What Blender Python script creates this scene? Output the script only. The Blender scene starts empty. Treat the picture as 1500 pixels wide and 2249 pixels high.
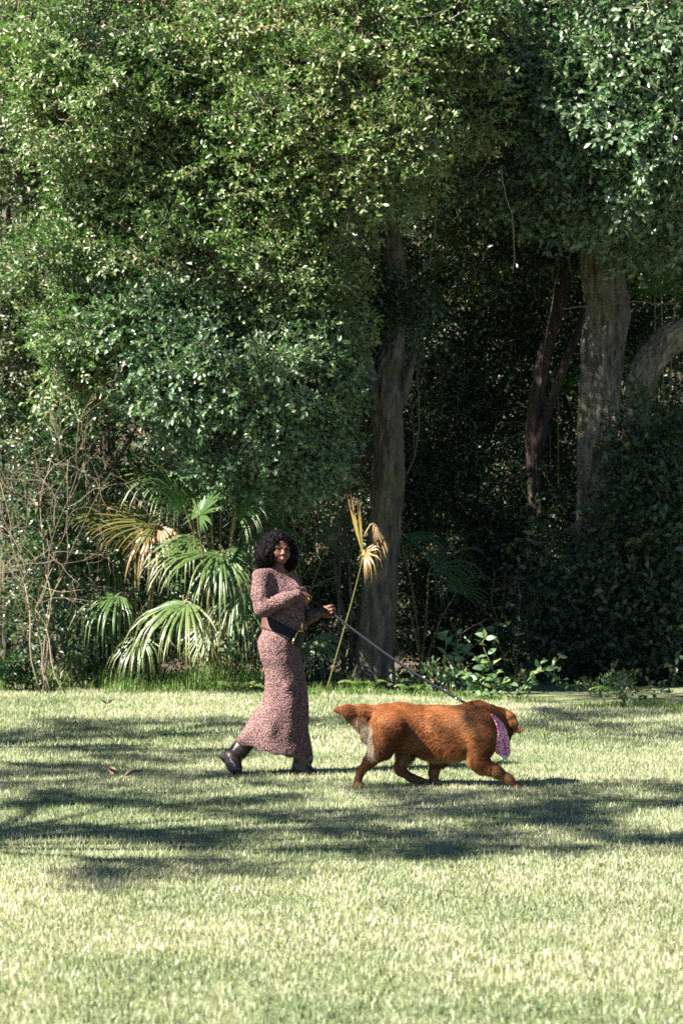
import bpy, math, random
import numpy as np
from mathutils import Vector, Matrix, Quaternion, noise as mnoise

SC = bpy.context.scene
rng = np.random.default_rng(7)
random.seed(7)

# ------------------------------------------------------------------ camera, sky, sun, exposure
CAM_H = 1.5
F_PX, H_PX, W_PX, HORIZON = 4650.0, 2249.0, 1500.0, 1235.0
cam_d = bpy.data.cameras.new('camera')
cam = bpy.data.objects.new('camera', cam_d)
SC.collection.objects.link(cam)
cam.location = (0, 0, CAM_H)
cam.rotation_euler = (math.radians(90), 0, 0)
cam_d.sensor_width = 36.0
cam_d.lens = F_PX / H_PX * 36.0
cam_d.shift_y = (HORIZON - H_PX / 2) / H_PX
cam_d.clip_start, cam_d.clip_end = 0.1, 400
cam_d.dof.use_dof = True
cam_d.dof.focus_distance = 15.0
cam_d.dof.aperture_fstop = 4.0
SC.camera = cam

SUN_EL, SUN_TOWARD = 42.0, 25.0          # elevation; how far the sun stands on the camera's side
_e, _t = math.radians(SUN_EL), math.radians(SUN_TOWARD)
SUN_H = Vector((-math.cos(_t), -math.sin(_t), 0))
SUN_V = Vector((SUN_H.x * math.cos(_e), SUN_H.y * math.cos(_e), math.sin(_e)))
world = bpy.data.worlds.new('World')
SC.world = world
world.use_nodes = True
wn = world.node_tree
sky = wn.nodes.new('ShaderNodeTexSky')
sky.sky_type = 'NISHITA'
sky.sun_disc = False
sky.sun_elevation = _e
sky.sun_rotation = math.atan2(SUN_H.x, SUN_H.y) % (2 * math.pi)
sky.air_density = 0.38
sky.dust_density = 0.0
sky.ozone_density = 2.0
bg = wn.nodes['Background']
bg.inputs['Strength'].default_value = 0.05
wn.links.new(sky.outputs['Color'], bg.inputs['Color'])
sun_d = bpy.data.lights.new('sun', 'SUN')
sun_d.energy = 5.0
sun_d.angle = math.radians(0.5)
sun_d.color = (1.0, 0.95, 0.84)
sun = bpy.data.objects.new('sun', sun_d)
SC.collection.objects.link(sun)
sun.location = (-30, -20, 40)
sun.rotation_euler = SUN_V.to_track_quat('Z', 'Y').to_euler()
SC.view_settings.view_transform = 'Standard'
SC.view_settings.look = 'None'
SC.view_settings.gamma = 1.0
SC.view_settings.use_curve_mapping = False
SC.view_settings.exposure = 2.45
SC.render.engine = 'CYCLES'
SC.cycles.max_bounces = 6
SC.cycles.transparent_max_bounces = 4
SC.cycles.diffuse_bounces = 1
SC.cycles.glossy_bounces = 2
SC.cycles.transmission_bounces = 3
SC.cycles.use_denoising = False

# ------------------------------------------------------------------ helpers
COL = SC.collection


def at(px, py, Y):
    """A point of the place: photo pixel at distance Y from the camera."""
    return np.array([(px - W_PX / 2) / F_PX * Y, Y, CAM_H - (py - HORIZON) / F_PX * Y])


def ground_at(px, py):
    Y = F_PX * CAM_H / (py - HORIZON)
    return np.array([(px - W_PX / 2) / F_PX * Y, Y, 0.0])


def tag(o, label=None, cat=None, group=None, kind=None):
    if label: o['label'] = label
    if cat: o['category'] = cat
    if group: o['group'] = group
    if kind: o['kind'] = kind
    return o


def empty(name, loc):
    o = bpy.data.objects.new(name, None)
    o.empty_display_size = 0.2
    COL.objects.link(o)
    o.location = loc
    return o


def world_loc(o):
    v = Vector(o.location)
    while o.parent:
        o = o.parent
        v = v + Vector(o.location)
    return np.array(v)


def mesh_obj(name, verts, faces, mats, parent=None, attrs=None, smooth=True, loc=None, mat_idx=None, tris=None):
    """One mesh object from numpy arrays (world coordinates). faces: (n,3) or (n,4) array, or list of such."""
    verts = np.asarray(verts, dtype=np.float32).reshape(-1, 3)
    if not isinstance(faces, list): faces = [faces]
    faces = [np.asarray(f, dtype=np.int32) for f in faces if len(f)]
    me = bpy.data.meshes.new(name)
    off = np.zeros(3)
    if parent is not None: off = world_loc(parent)
    elif loc is not None: off = np.asarray(loc, dtype=float)
    v = verts - off.astype(np.float32)
    me.vertices.add(len(v))
    me.vertices.foreach_set('co', v.ravel())
    nl = sum(f.size for f in faces)
    npoly = sum(len(f) for f in faces)
    me.loops.add(nl)
    me.polygons.add(npoly)
    me.loops.foreach_set('vertex_index', np.concatenate([f.ravel() for f in faces]))
    starts, s = [], 0
    for f in faces:
        starts.append(s + np.arange(len(f)) * f.shape[1]); s += f.size
    me.polygons.foreach_set('loop_start', np.concatenate(starts).astype(np.int32))
    if smooth: me.polygons.foreach_set('use_smooth', np.ones(npoly, dtype=bool))
    if not isinstance(mats, (list, tuple)): mats = [mats]
    for m in mats: me.materials.append(m)
    if mat_idx is not None: me.polygons.foreach_set('material_index', np.asarray(mat_idx, dtype=np.int32))
    if attrs:
        for k, a in attrs.items():
            a = np.asarray(a, dtype=np.float32)
            if a.ndim == 1:
                t = me.attributes.new(k, 'FLOAT', 'POINT'); t.data.foreach_set('value', a)
            else:
                t = me.attributes.new(k, 'FLOAT_COLOR', 'POINT')
                t.data.foreach_set('color', np.concatenate([a, np.ones((len(a), 1), np.float32)], 1).ravel())
    me.update(calc_edges=True)
    o = bpy.data.objects.new(name, me)
    COL.objects.link(o)
    if parent is not None: o.parent = parent
    elif loc is not None: o.location = tuple(off)
    return o


def unit(a):
    a = np.asarray(a, dtype=float)
    return a / np.maximum(np.linalg.norm(a, axis=-1, keepdims=True), 1e-9)


def catmull(pts, n):
    P = np.asarray(pts, dtype=float)
    P = np.vstack([2 * P[0] - P[1], P, 2 * P[-1] - P[-2]])
    out = []
    m = len(P) - 3
    for u in np.linspace(0, m - 1e-6, n):
        i = int(u); t = u - i
        p0, p1, p2, p3 = P[i:i + 4]
        out.append(0.5 * (2 * p1 + (p2 - p0) * t + (2 * p0 - 5 * p1 + 4 * p2 - p3) * t * t + (3 * p1 - p0 - 3 * p2 + p3) * t ** 3))
    return np.array(out)


class Geo:
    """Collects tubes, strips and leaves into one mesh."""
    def __init__(s):
        s.v, s.q, s.t, s.a, s.n = [], [], [], [], 0

    def add(s, v, q=None, t=None, a=0.5):
        v = np.asarray(v, dtype=float).reshape(-1, 3)
        s.v.append(v)
        if q is not None and len(q): s.q.append(np.asarray(q) + s.n)
        if t is not None and len(t): s.t.append(np.asarray(t) + s.n)
        s.a.append(np.broadcast_to(np.asarray(a, dtype=float), (len(v),)))
        s.n += len(v)

    def tube(s, pts, rad, sides=6, a=0.5, cap=True, wob=0.0, seed=0, ridge=0.0):
        P = np.asarray(pts, dtype=float)
        n = len(P)
        R = np.broadcast_to(np.asarray(rad, dtype=float), (n,))
        T = unit(np.gradient(P, axis=0))
        ref = np.array([0.0, 1.0, 0.0]) if abs(T[0][1]) < 0.8 else np.array([1.0, 0, 0])
        U = unit(np.cross(T, ref)); V = np.cross(T, U)
        ang = np.arange(sides) / sides * 2 * np.pi
        ring = np.cos(ang)[None, :, None] * U[:, None] + np.sin(ang)[None, :, None] * V[:, None]
        rr = R[:, None] * np.ones((n, sides))
        if wob:
            Q = P[:, None] + ring * R[:, None, None]
            rr = rr * (1 + wob * (vnoise(Q.reshape(-1, 3) * np.array([6, 6, 1.2]) + seed, 1.0).reshape(n, sides) - 0.5) * 2)
        if ridge:
            # furrowed bark: long upright plates with cracks between them
            arc = np.stack([np.cos(ang)[None] * 1.0 + 0 * rr, np.sin(ang)[None] + 0 * rr, np.cumsum(np.r_[0, np.linalg.norm(np.diff(P, axis=0), axis=1)])[:, None] + 0 * rr], -1).reshape(-1, 3)
            k = R.max() / 0.035
            wz = vnoise(arc, 1.5, seed + 3)[:, None] * np.array([1.2, 1.2, 0])
            n1 = np.abs(vnoise((arc + 0.25 * wz) * np.array([k, k, 5.5]), 1.0, seed + 1) - 0.5) * 2
            n2 = np.abs(vnoise(arc * np.array([k * 2.1, k * 2.1, 14.0]), 1.0, seed + 2) - 0.5) * 2
            big = vnoise(arc * np.array([2.2, 2.2, 1.6]), 1.0, seed + 4) - 0.5
            dsp = (np.minimum(n1, 0.55) - 0.3) * 0.050 + (n2 - 0.4) * 0.014
            rr = rr + (dsp.reshape(rr.shape) * ridge + big.reshape(rr.shape) * 0.05 * ridge) * np.minimum(1, rr / 0.15)
        v = (P[:, None] + ring * rr[..., None]).reshape(-1, 3)
        i = np.arange(n - 1)[:, None] * sides; j = np.arange(sides)[None]
        q = np.stack([i + j, i + (j + 1) % sides, i + sides + (j + 1) % sides, i + sides + j], -1).reshape(-1, 4)
        t = None
        if cap:
            v = np.vstack([v, P[0], P[-1]])
            c0, c1 = n * sides, n * sides + 1
            jj = np.arange(sides)
            t = np.vstack([np.stack([np.full(sides, c0), (jj + 1) % sides, jj], -1),
                           np.stack([np.full(sides, c1), (n - 1) * sides + jj, (n - 1) * sides + (jj + 1) % sides], -1)])
        s.add(v, q, t, a)

    def box(s, c, ax, half, a=0.5):
        c = np.asarray(c, float); A = [np.asarray(x, float) * h for x, h in zip(ax, half)]
        v = [c + sx * A[0] + sy * A[1] + sz * A[2] for sx in (-1, 1) for sy in (-1, 1) for sz in (-1, 1)]
        q = [[0, 1, 3, 2], [4, 6, 7, 5], [0, 4, 5, 1], [2, 3, 7, 6], [0, 2, 6, 4], [1, 5, 7, 3]]
        s.add(v, q, None, a)

    def build(s, name, mat, parent=None, smooth=True, loc=None):
        v = np.vstack(s.v)
        fs = []
        if s.q: fs.append(np.vstack(s.q))
        if s.t: fs.append(np.vstack(s.t))
        return mesh_obj(name, v, fs, mat, parent, {'v': np.concatenate(s.a)}, smooth, loc)


def _hash(ix, iy, iz, seed):
    h = (ix * 374761393 + iy * 668265263 + iz * 2147483647 + seed * 1274126177) & 0xFFFFFFFF
    h = ((h ^ (h >> 13)) * 1274126177) & 0xFFFFFFFF
    h = h ^ (h >> 16)
    return (h & 0xFFFF) / 65535.0


def vnoise(P, freq=1.0, seed=0):
    P = np.asarray(P, dtype=float) * freq
    I = np.floor(P).astype(np.int64); f = P - I
    f = f * f * (3 - 2 * f)
    r = 0
    for dx in (0, 1):
        for dy in (0, 1):
            for dz in (0, 1):
                w = (f[:, 0] if dx else 1 - f[:, 0]) * (f[:, 1] if dy else 1 - f[:, 1]) * (f[:, 2] if dz else 1 - f[:, 2])
                r = r + w * _hash(I[:, 0] + dx, I[:, 1] + dy, I[:, 2] + dz, seed)
    return r


# ------------------------------------------------------------------ materials
def new_mat(name):
    m = bpy.data.materials.new(name)
    m.use_nodes = True
    nt = m.node_tree
    return m, nt, nt.nodes, nt.links, nt.nodes['Principled BSDF']


def ramp(nodes, stops, interp='LINEAR'):
    r = nodes.new('ShaderNodeValToRGB')
    r.color_ramp.interpolation = interp
    e = r.color_ramp.elements
    while len(e) < len(stops): e.new(0.5)
    for x, (p, c) in zip(e, stops):
        x.position = p; x.color = (*c, 1)
    return r


def leaf_mat(name, stops, rough=0.42, trans=0.18, spec=0.5, tint=(0.95, 1.25, 0.40)):
    m, nt, N, L, P = new_mat(name)
    at_ = N.new('ShaderNodeAttribute'); at_.attribute_name = 'v'
    r = ramp(N, stops)
    L.new(at_.outputs['Fac'], r.inputs['Fac'])
    L.new(r.outputs['Color'], P.inputs['Base Color'])
    P.inputs['Roughness'].default_value = rough
    P.inputs['Specular IOR Level'].default_value = spec
    tr = N.new('ShaderNodeBsdfTranslucent')
    mul = N.new('ShaderNodeMix'); mul.data_type = 'RGBA'; mul.blend_type = 'MULTIPLY'
    mul.inputs[0].default_value = 1.0
    L.new(r.outputs['Color'], mul.inputs[6]); mul.inputs[7].default_value = (*[min(1, t * 1.6) if t < 1 else t * 1.6 for t in tint], 1)
    L.new(mul.outputs[2], tr.inputs['Color'])
    mx = N.new('ShaderNodeMixShader'); mx.inputs[0].default_value = trans
    L.new(P.outputs[0], mx.inputs[1]); L.new(tr.outputs[0], mx.inputs[2])
    L.new(mx.outputs[0], N['Material Output'].inputs['Surface'])
    return m


def bark_mat(name, c0, c1, c2, scale=(14, 14, 3), bump=0.9, dist=0.06):
    m, nt, N, L, P = new_mat(name)
    tc = N.new('ShaderNodeTexCoord'); mp = N.new('ShaderNodeMapping')
    mp.inputs['Scale'].default_value = scale
    L.new(tc.outputs['Object'], mp.inputs['Vector'])
    n1 = N.new('ShaderNodeTexNoise'); n1.inputs['Scale'].default_value = 1.0; n1.inputs['Detail'].default_value = 6; n1.inputs['Roughness'].default_value = 0.65
    L.new(mp.outputs[0], n1.inputs['Vector'])
    n2 = N.new('ShaderNodeTexNoise'); n2.inputs['Scale'].default_value = 2.3; n2.inputs['Detail'].default_value = 3
    L.new(tc.outputs['Object'], n2.inputs['Vector'])
    r = ramp(N, [(0.36, c0), (0.5, c1), (0.66, c2)])
    L.new(n1.outputs['Fac'], r.inputs['Fac'])
    moss = ramp(N, [(0.52, (0, 0, 0)), (0.68, (1, 1, 1))])
    L.new(n2.outputs['Fac'], moss.inputs['Fac'])
    mx = N.new('ShaderNodeMix'); mx.data_type = 'RGBA'
    sc = N.new('ShaderNodeMath'); sc.operation = 'MULTIPLY'; sc.inputs[1].default_value = 0.85
    L.new(moss.outputs['Color'], sc.inputs[0]); L.new(sc.outputs[0], mx.inputs[0])
    L.new(r.outputs['Color'], mx.inputs[6]); mx.inputs[7].default_value = (0.055, 0.060, 0.018, 1)
    L.new(mx.outputs[2], P.inputs['Base Color'])
    P.inputs['Roughness'].default_value = 0.9
    b = N.new('ShaderNodeBump'); b.inputs['Strength'].default_value = bump; b.inputs['Distance'].default_value = dist
    L.new(n1.outputs['Fac'], b.inputs['Height']); L.new(b.outputs[0], P.inputs['Normal'])
    return m


def plain_mat(name, col, rough=0.6, metal=0.0, spec=0.5, var=0.0, scale=30):
    m, nt, N, L, P = new_mat(name)
    P.inputs['Roughness'].default_value = rough
    P.inputs['Metallic'].default_value = metal
    P.inputs['Specular IOR Level'].default_value = spec
    if var:
        tc = N.new('ShaderNodeTexCoord')
        n = N.new('ShaderNodeTexNoise'); n.inputs['Scale'].default_value = scale; n.inputs['Detail'].default_value = 4
        L.new(tc.outputs['Object'], n.inputs['Vector'])
        r = ramp(N, [(0.3, tuple(c * (1 - var) for c in col)), (0.7, tuple(min(1, c * (1 + var)) for c in col))])
        L.new(n.outputs['Fac'], r.inputs['Fac']); L.new(r.outputs['Color'], P.inputs['Base Color'])
        b = N.new('ShaderNodeBump'); b.inputs['Strength'].default_value = 0.25; b.inputs['Distance'].default_value = 0.004
        L.new(n.outputs['Fac'], b.inputs['Height']); L.new(b.outputs[0], P.inputs['Normal'])
    else:
        P.inputs['Base Color'].default_value = (*col, 1)
    return m


def vcol_mat(name, rough=0.6, spec=0.4, sss=0.0, bump=None, attr='col'):
    m, nt, N, L, P = new_mat(name)
    a = N.new('ShaderNodeAttribute'); a.attribute_name = attr
    L.new(a.outputs['Color'], P.inputs['Base Color'])
    P.inputs['Roughness'].default_value = rough
    P.inputs['Specular IOR Level'].default_value = spec
    if sss:
        P.inputs['Subsurface Weight'].default_value = sss
        P.inputs['Subsurface Radius'].default_value = (0.02, 0.008, 0.004)
        P.inputs['Subsurface Scale'].default_value = 0.3
    if bump:
        tc = N.new('ShaderNodeTexCoord')
        n = N.new('ShaderNodeTexNoise'); n.inputs['Scale'].default_value = bump[0]; n.inputs['Detail'].default_value = 3
        L.new(tc.outputs['Object'], n.inputs['Vector'])
        b = N.new('ShaderNodeBump'); b.inputs['Strength'].default_value = bump[1]; b.inputs['Distance'].default_value = bump[2]
        L.new(n.outputs['Fac'], b.inputs['Height']); L.new(b.outputs[0], P.inputs['Normal'])
    return m


M = {}
M['oak_leaf'] = leaf_mat('oak_leaf', [(0, (0.036, 0.066, 0.025)), (0.5, (0.096, 0.136, 0.050)), (0.93, (0.190, 0.222, 0.085)), (1, (0.24, 0.17, 0.08))], rough=0.42, spec=0.5)
M['glossy_leaf'] = leaf_mat('glossy_leaf', [(0, (0.040, 0.075, 0.038)), (0.6, (0.092, 0.138, 0.078)), (1, (0.150, 0.190, 0.098))], rough=0.38, spec=0.6)
M['dusty_leaf'] = leaf_mat('dusty_leaf', [(0, (0.07, 0.085, 0.045)), (0.6, (0.12, 0.135, 0.075)), (1, (0.19, 0.19, 0.11))], rough=0.5)
M['shade_leaf'] = leaf_mat('shade_leaf', [(0, (0.022, 0.045, 0.020)), (0.8, (0.045, 0.078, 0.032)), (0.95, (0.10, 0.10, 0.04)), (1, (0.18, 0.11, 0.05))], rough=0.38)  # understory shade is partly put into these darker leaf tones
M['broad_leaf'] = leaf_mat('broad_leaf', [(0, (0.06, 0.11, 0.05)), (0.7, (0.10, 0.16, 0.075)), (1, (0.16, 0.19, 0.05))], rough=0.36, trans=0.2)
M['frond'] = leaf_mat('frond', [(0, (0.040, 0.082, 0.022)), (0.48, (0.075, 0.125, 0.042)), (0.7, (0.17, 0.17, 0.05)), (0.85, (0.26, 0.17, 0.05)), (1, (0.25, 0.145, 0.07))], rough=0.36, trans=0.3, spec=0.6)
M['petiole'] = leaf_mat('petiole', [(0, (0.08, 0.10, 0.03)), (0.5, (0.16, 0.13, 0.05)), (1, (0.27, 0.18, 0.09))], rough=0.55, trans=0.0)
M['twig'] = leaf_mat('twig', [(0, (0.10, 0.075, 0.05)), (0.5, (0.21, 0.165, 0.12)), (1, (0.34, 0.29, 0.23))], rough=0.8, trans=0.0, spec=0.2)
M['bark'] = bark_mat('bark', (0.025, 0.020, 0.014), (0.075, 0.060, 0.042), (0.15, 0.125, 0.09))
M['bark_pale'] = bark_mat('bark_pale', (0.040, 0.034, 0.025), (0.135, 0.115, 0.083), (0.26, 0.225, 0.17), scale=(16, 16, 2.6), bump=1.0, dist=0.06)
M['bark_red'] = bark_mat('bark_red', (0.012, 0.008, 0.006), (0.038, 0.021, 0.015), (0.075, 0.042, 0.03))
M['blade'] = leaf_mat('blade', [(0, (0.065, 0.105, 0.042)), (0.4, (0.155, 0.192, 0.100)), (0.72, (0.28, 0.29, 0.185)), (1, (0.42, 0.385, 0.29))], rough=0.5, trans=0.3, tint=(1.0, 1.1, 0.55))
M['weed'] = leaf_mat('weed', [(0, (0.06, 0.10, 0.025)), (0.7, (0.12, 0.17, 0.045)), (1, (0.24, 0.23, 0.09))], rough=0.45, trans=0.3)
M['dry_leaf'] = leaf_mat('dry_leaf', [(0, (0.08, 0.045, 0.025)), (1, (0.24, 0.15, 0.09))], rough=0.7, trans=0.1)


def soil_mat():
    m, nt, N, L, P = new_mat('lawn_soil')
    tc = N.new('ShaderNodeTexCoord')
    n = N.new('ShaderNodeTexNoise'); n.inputs['Scale'].default_value = 26; n.inputs['Detail'].default_value = 6
    n2 = N.new('ShaderNodeTexNoise'); n2.inputs['Scale'].default_value = 0.9; n2.inputs['Detail'].default_value = 3
    L.new(tc.outputs['Object'], n.inputs['Vector']); L.new(tc.outputs['Object'], n2.inputs['Vector'])
    r = ramp(N, [(0.3, (0.050, 0.065, 0.026)), (0.5, (0.115, 0.135, 0.062)), (0.7, (0.21, 0.205, 0.12))])
    L.new(n.outputs['Fac'], r.inputs['Fac'])
    mx = N.new('ShaderNodeMix'); mx.data_type = 'RGBA'; mx.blend_type = 'MULTIPLY'; mx.inputs[0].default_value = 0.5
    r2 = ramp(N, [(0.35, (0.75, 0.8, 0.6)), (0.65, (1, 1, 1))])
    L.new(n2.outputs['Fac'], r2.inputs['Fac'])
    L.new(r.outputs['Color'], mx.inputs[6]); L.new(r2.outputs['Color'], mx.inputs[7])
    L.new(mx.outputs[2], P.inputs['Base Color'])
    P.inputs['Roughness'].default_value = 0.95
    b = N.new('ShaderNodeBump'); b.inputs['Strength'].default_value = 0.8; b.inputs['Distance'].default_value = 0.03
    L.new(n.outputs['Fac'], b.inputs['Height']); L.new(b.outputs[0], P.inputs['Normal'])
    return m


def litter_mat():
    m, nt, N, L, P = new_mat('leaf_litter')
    tc = N.new('ShaderNodeTexCoord')
    n = N.new('ShaderNodeTexVoronoi'); n.inputs['Scale'].default_value = 14
    L.new(tc.outputs['Object'], n.inputs['Vector'])
    r = ramp(N, [(0.0, (0.02, 0.014, 0.009)), (0.5, (0.06, 0.04, 0.024)), (1.0, (0.11, 0.075, 0.045))])
    L.new(n.outputs['Color'], r.inputs['Fac']); L.new(r.outputs['Color'], P.inputs['Base Color'])
    P.inputs['Roughness'].default_value = 0.9
    return m


# ------------------------------------------------------------------ ground
def grid_sheet(name, x0, x1, y0, y1, nx, ny, zf, mat, kind='structure'):
    xs, ys = np.linspace(x0, x1, nx), np.linspace(y0, y1, ny)
    X, Y = np.meshgrid(xs, ys)
    Z = zf(X, Y)
    v = np.stack([X, Y, Z], -1).reshape(-1, 3)
    i = (np.arange(ny - 1)[:, None] * nx + np.arange(nx - 1)[None]).ravel()
    q = np.stack([i, i + 1, i + nx + 1, i + nx], -1)
    o = mesh_obj(name, v, q, mat)
    o['kind'] = kind
    return o


lawn = grid_sheet('lawn', -150, 150, -60, 27.5, 60, 40, lambda X, Y: 0 * X, soil_mat())
forest_floor = grid_sheet('forest_floor', -150, 150, 27.5, 44, 120, 12, lambda X, Y: 0.0 + 0 * X, litter_mat())
sky_block_slope = grid_sheet('sky_block_slope', -150, 150, 44, 110, 80, 24, lambda X, Y: 16.0 * np.clip((Y - 44) / 14, 0, 1) ** 0.8 + 10 * np.clip((Y - 58) / 52, 0, 1), litter_mat())  # added slope behind the wood, keeps bright sky from leaking through the leaves


def edge_y(x):
    """How far the mown lawn reaches towards the wood, at x."""
    return 24.6 - 0.78 * np.clip(x + 0.9, 0, 9) + 0.25 * np.sin(x * 1.7) + 0.15 * np.sin(x * 4.1 + 1)


# ------------------------------------------------------------------ grass
def blades(name, X, Y, hgt, wid, V, mat, lean=0.5, bend=True, kind='stuff', z0=0.0, label=None):
    n = len(X)
    ang = rng.uniform(0, 2 * np.pi, n)
    face = rng.uniform(0, 2 * np.pi, n)
    ln = np.abs(rng.normal(0, lean, n))
    base = np.stack([X, Y, np.full(n, z0)], -1)
    side = np.stack([np.cos(face), np.sin(face), 0 * face], -1) * (wid / 2)[:, None]
    out = np.stack([np.cos(ang), np.sin(ang), 0 * ang], -1)
    tip = base + out * (hgt * np.sin(np.clip(ln, 0, 1.3)))[:, None]; tip[:, 2] += hgt * np.cos(np.clip(ln, 0, 1.3))
    if not bend:
        v = np.stack([base - side, base + side, tip], 1).reshape(-1, 3)
        t = np.arange(3 * n).reshape(n, 3)
        return mesh_obj(name, v, t, mat, attrs={'v': np.repeat(V, 3)}, smooth=False)
    mid = base + out * (hgt * 0.5 * np.sin(ln * 0.35))[:, None]; mid[:, 2] += hgt * 0.55
    v = np.stack([base - side, base + side, mid - side * 0.8, mid + side * 0.8, tip], 1).reshape(-1, 3)
    k = np.arange(n)[:, None] * 5
    t = np.vstack([k + [0, 1, 3], k + [0, 3, 2], k + [2, 3, 4]])
    return mesh_obj(name, v, t, mat, attrs={'v': np.repeat(V, 5)}, smooth=False)


def lawn_points(y0, y1, dens, margin):
    w1 = 0.163 * y1 + margin
    n = int(dens * 2 * w1 * (y1 - y0))
    X = rng.uniform(-w1, w1, n); Y = rng.uniform(y0, y1, n)
    k = (np.abs(X) < 0.163 * Y + margin) & (Y < edge_y(X) + 0.3)
    X, Y = X[k], Y[k]
    # tufted: thin out by noise
    P = np.stack([X, Y, 0 * X], -1)
    d = vnoise(P, 9.0, 3) * 0.6 + vnoise(P, 2.3, 4) * 0.4
    k = rng.random(len(X)) < (0.35 + 0.95 * d) * np.where(np.abs(X) < 0.163 * Y + 0.5, 1.0, 0.6)
    return X[k], Y[k]


def grass_val(X, Y):
    P = np.stack([X, Y, 0 * X], -1)
    return np.clip(0.24 + 0.38 * (vnoise(P, 0.55, 15) - 0.5) + 0.42 * vnoise(P, 1.3, 11) + 0.3 * vnoise(P, 5.0, 12) + rng.normal(0, 0.2, len(X)), 0, 1)


X, Y = lawn_points(5.6, 10.5, 6500, 2.4)
o = blades('grass', X, Y, rng.uniform(0.016, 0.038, len(X)), rng.uniform(0.0035, 0.0075, len(X)), grass_val(X, Y), M['blade'], lean=0.75)
tag(o, kind='stuff')
X, Y = lawn_points(10.5, 17.0, 3600, 2.4)
o = blades('grass', X, Y, rng.uniform(0.016, 0.040, len(X)), rng.uniform(0.005, 0.010, len(X)), grass_val(X, Y), M['blade'], lean=0.7, bend=False)
tag(o, kind='stuff')
X, Y = lawn_points(17.0, 25.5, 2000, 2.6)
o = blades('grass', X, Y, rng.uniform(0.02, 0.05, len(X)), rng.uniform(0.007, 0.014, len(X)), grass_val(X, Y), M['blade'], lean=0.65, bend=False)
tag(o, kind='stuff')
# taller grass along the wood's edge
nc = 130
cx = rng.uniform(-6, 6, nc)
cy = edge_y(cx) + rng.normal(0.3, 0.3, nc)
chh = rng.uniform(0.08, 0.28, nc) * np.where((cx < -0.9) & (cx > -4.4), 1.55, 0.75) * np.where(cx > 0.4, 0.5, 1.0)
wh = rng.integers(0, nc, 12000)
X = cx[wh] + rng.normal(0, 0.13, len(wh)); Y = cy[wh] + rng.normal(0, 0.10, len(wh))
o = blades('tall_grass', X, Y, chh[wh] * rng.uniform(0.4, 1.25, len(wh)), rng.uniform(0.006, 0.012, len(wh)), np.clip(rng.normal(0.5, 0.25, len(wh)), 0, 1), M['weed'], lean=0.7)
tag(o, kind='stuff')


# ------------------------------------------------------------------ foliage engine
def spray_template(seed, nside=6, leaves_main=7, leaves_side=5, length=1.0, leafL=0.11, leafW=0.042, spread=0.9, whorl=True):
    """One leafy twig along +X, unit length: leaf bases, directions, normals, sizes, and its twigs."""
    r = np.random.default_rng(seed)
    P, D, Nn, twigs = [], [], [], []
    def leafs(p0, p1, n):
        d = unit(p1 - p0)
        for i in range(n):
            t = 0.35 + 0.65 * (i + r.random()) / n
            p = p0 + (p1 - p0) * t
            rnd = unit(r.normal(size=3))
            dd = unit(d * (0.5 + 0.5 * t) + rnd * spread)
            up = unit(np.array([0, 0, 1.0]) + r.normal(size=3) * 0.55)
            P.append(p); D.append(dd); Nn.append(unit(up - dd * np.dot(up, dd)))
    a, b = np.zeros(3), np.array([length, 0, 0.05])
    twigs.append((a, b)); leafs(a, b, leaves_main)
    for i in range(nside):
        t = 0.15 + 0.8 * (i + 0.5) / nside
        s = 1 if i % 2 else -1
        an = math.radians(r.uniform(30, 65)) * s
        l = (1 - t * 0.55) * 0.55 * length * r.uniform(0.7, 1.2)
        p0 = a + (b - a) * t
        p1 = p0 + l * np.array([math.cos(an), math.sin(an), r.uniform(-0.25, 0.45)])
        twigs.append((p0, p1)); leafs(p0, p1, leaves_side)
    P, D, Nn = map(np.array, (P, D, Nn))
    return dict(P=P, D=D, N=Nn, L=leafL * r.uniform(0.65, 1.2, len(P)), W=leafW * r.uniform(0.75, 1.2, len(P)), tw=twigs)


TPL_OAK = [spray_template(100 + i, 6, 8, 6, 1.0, 0.112, 0.052) for i in range(10)]
TPL_BROAD = [spray_template(200 + i, 5, 7, 5, 1.0, 0.140, 0.078, spread=0.8) for i in range(8)]
TPL_AIRY = [spray_template(300 + i, 5, 5, 4, 1.0, 0.12, 0.045, spread=0.8) for i in range(8)]


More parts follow.
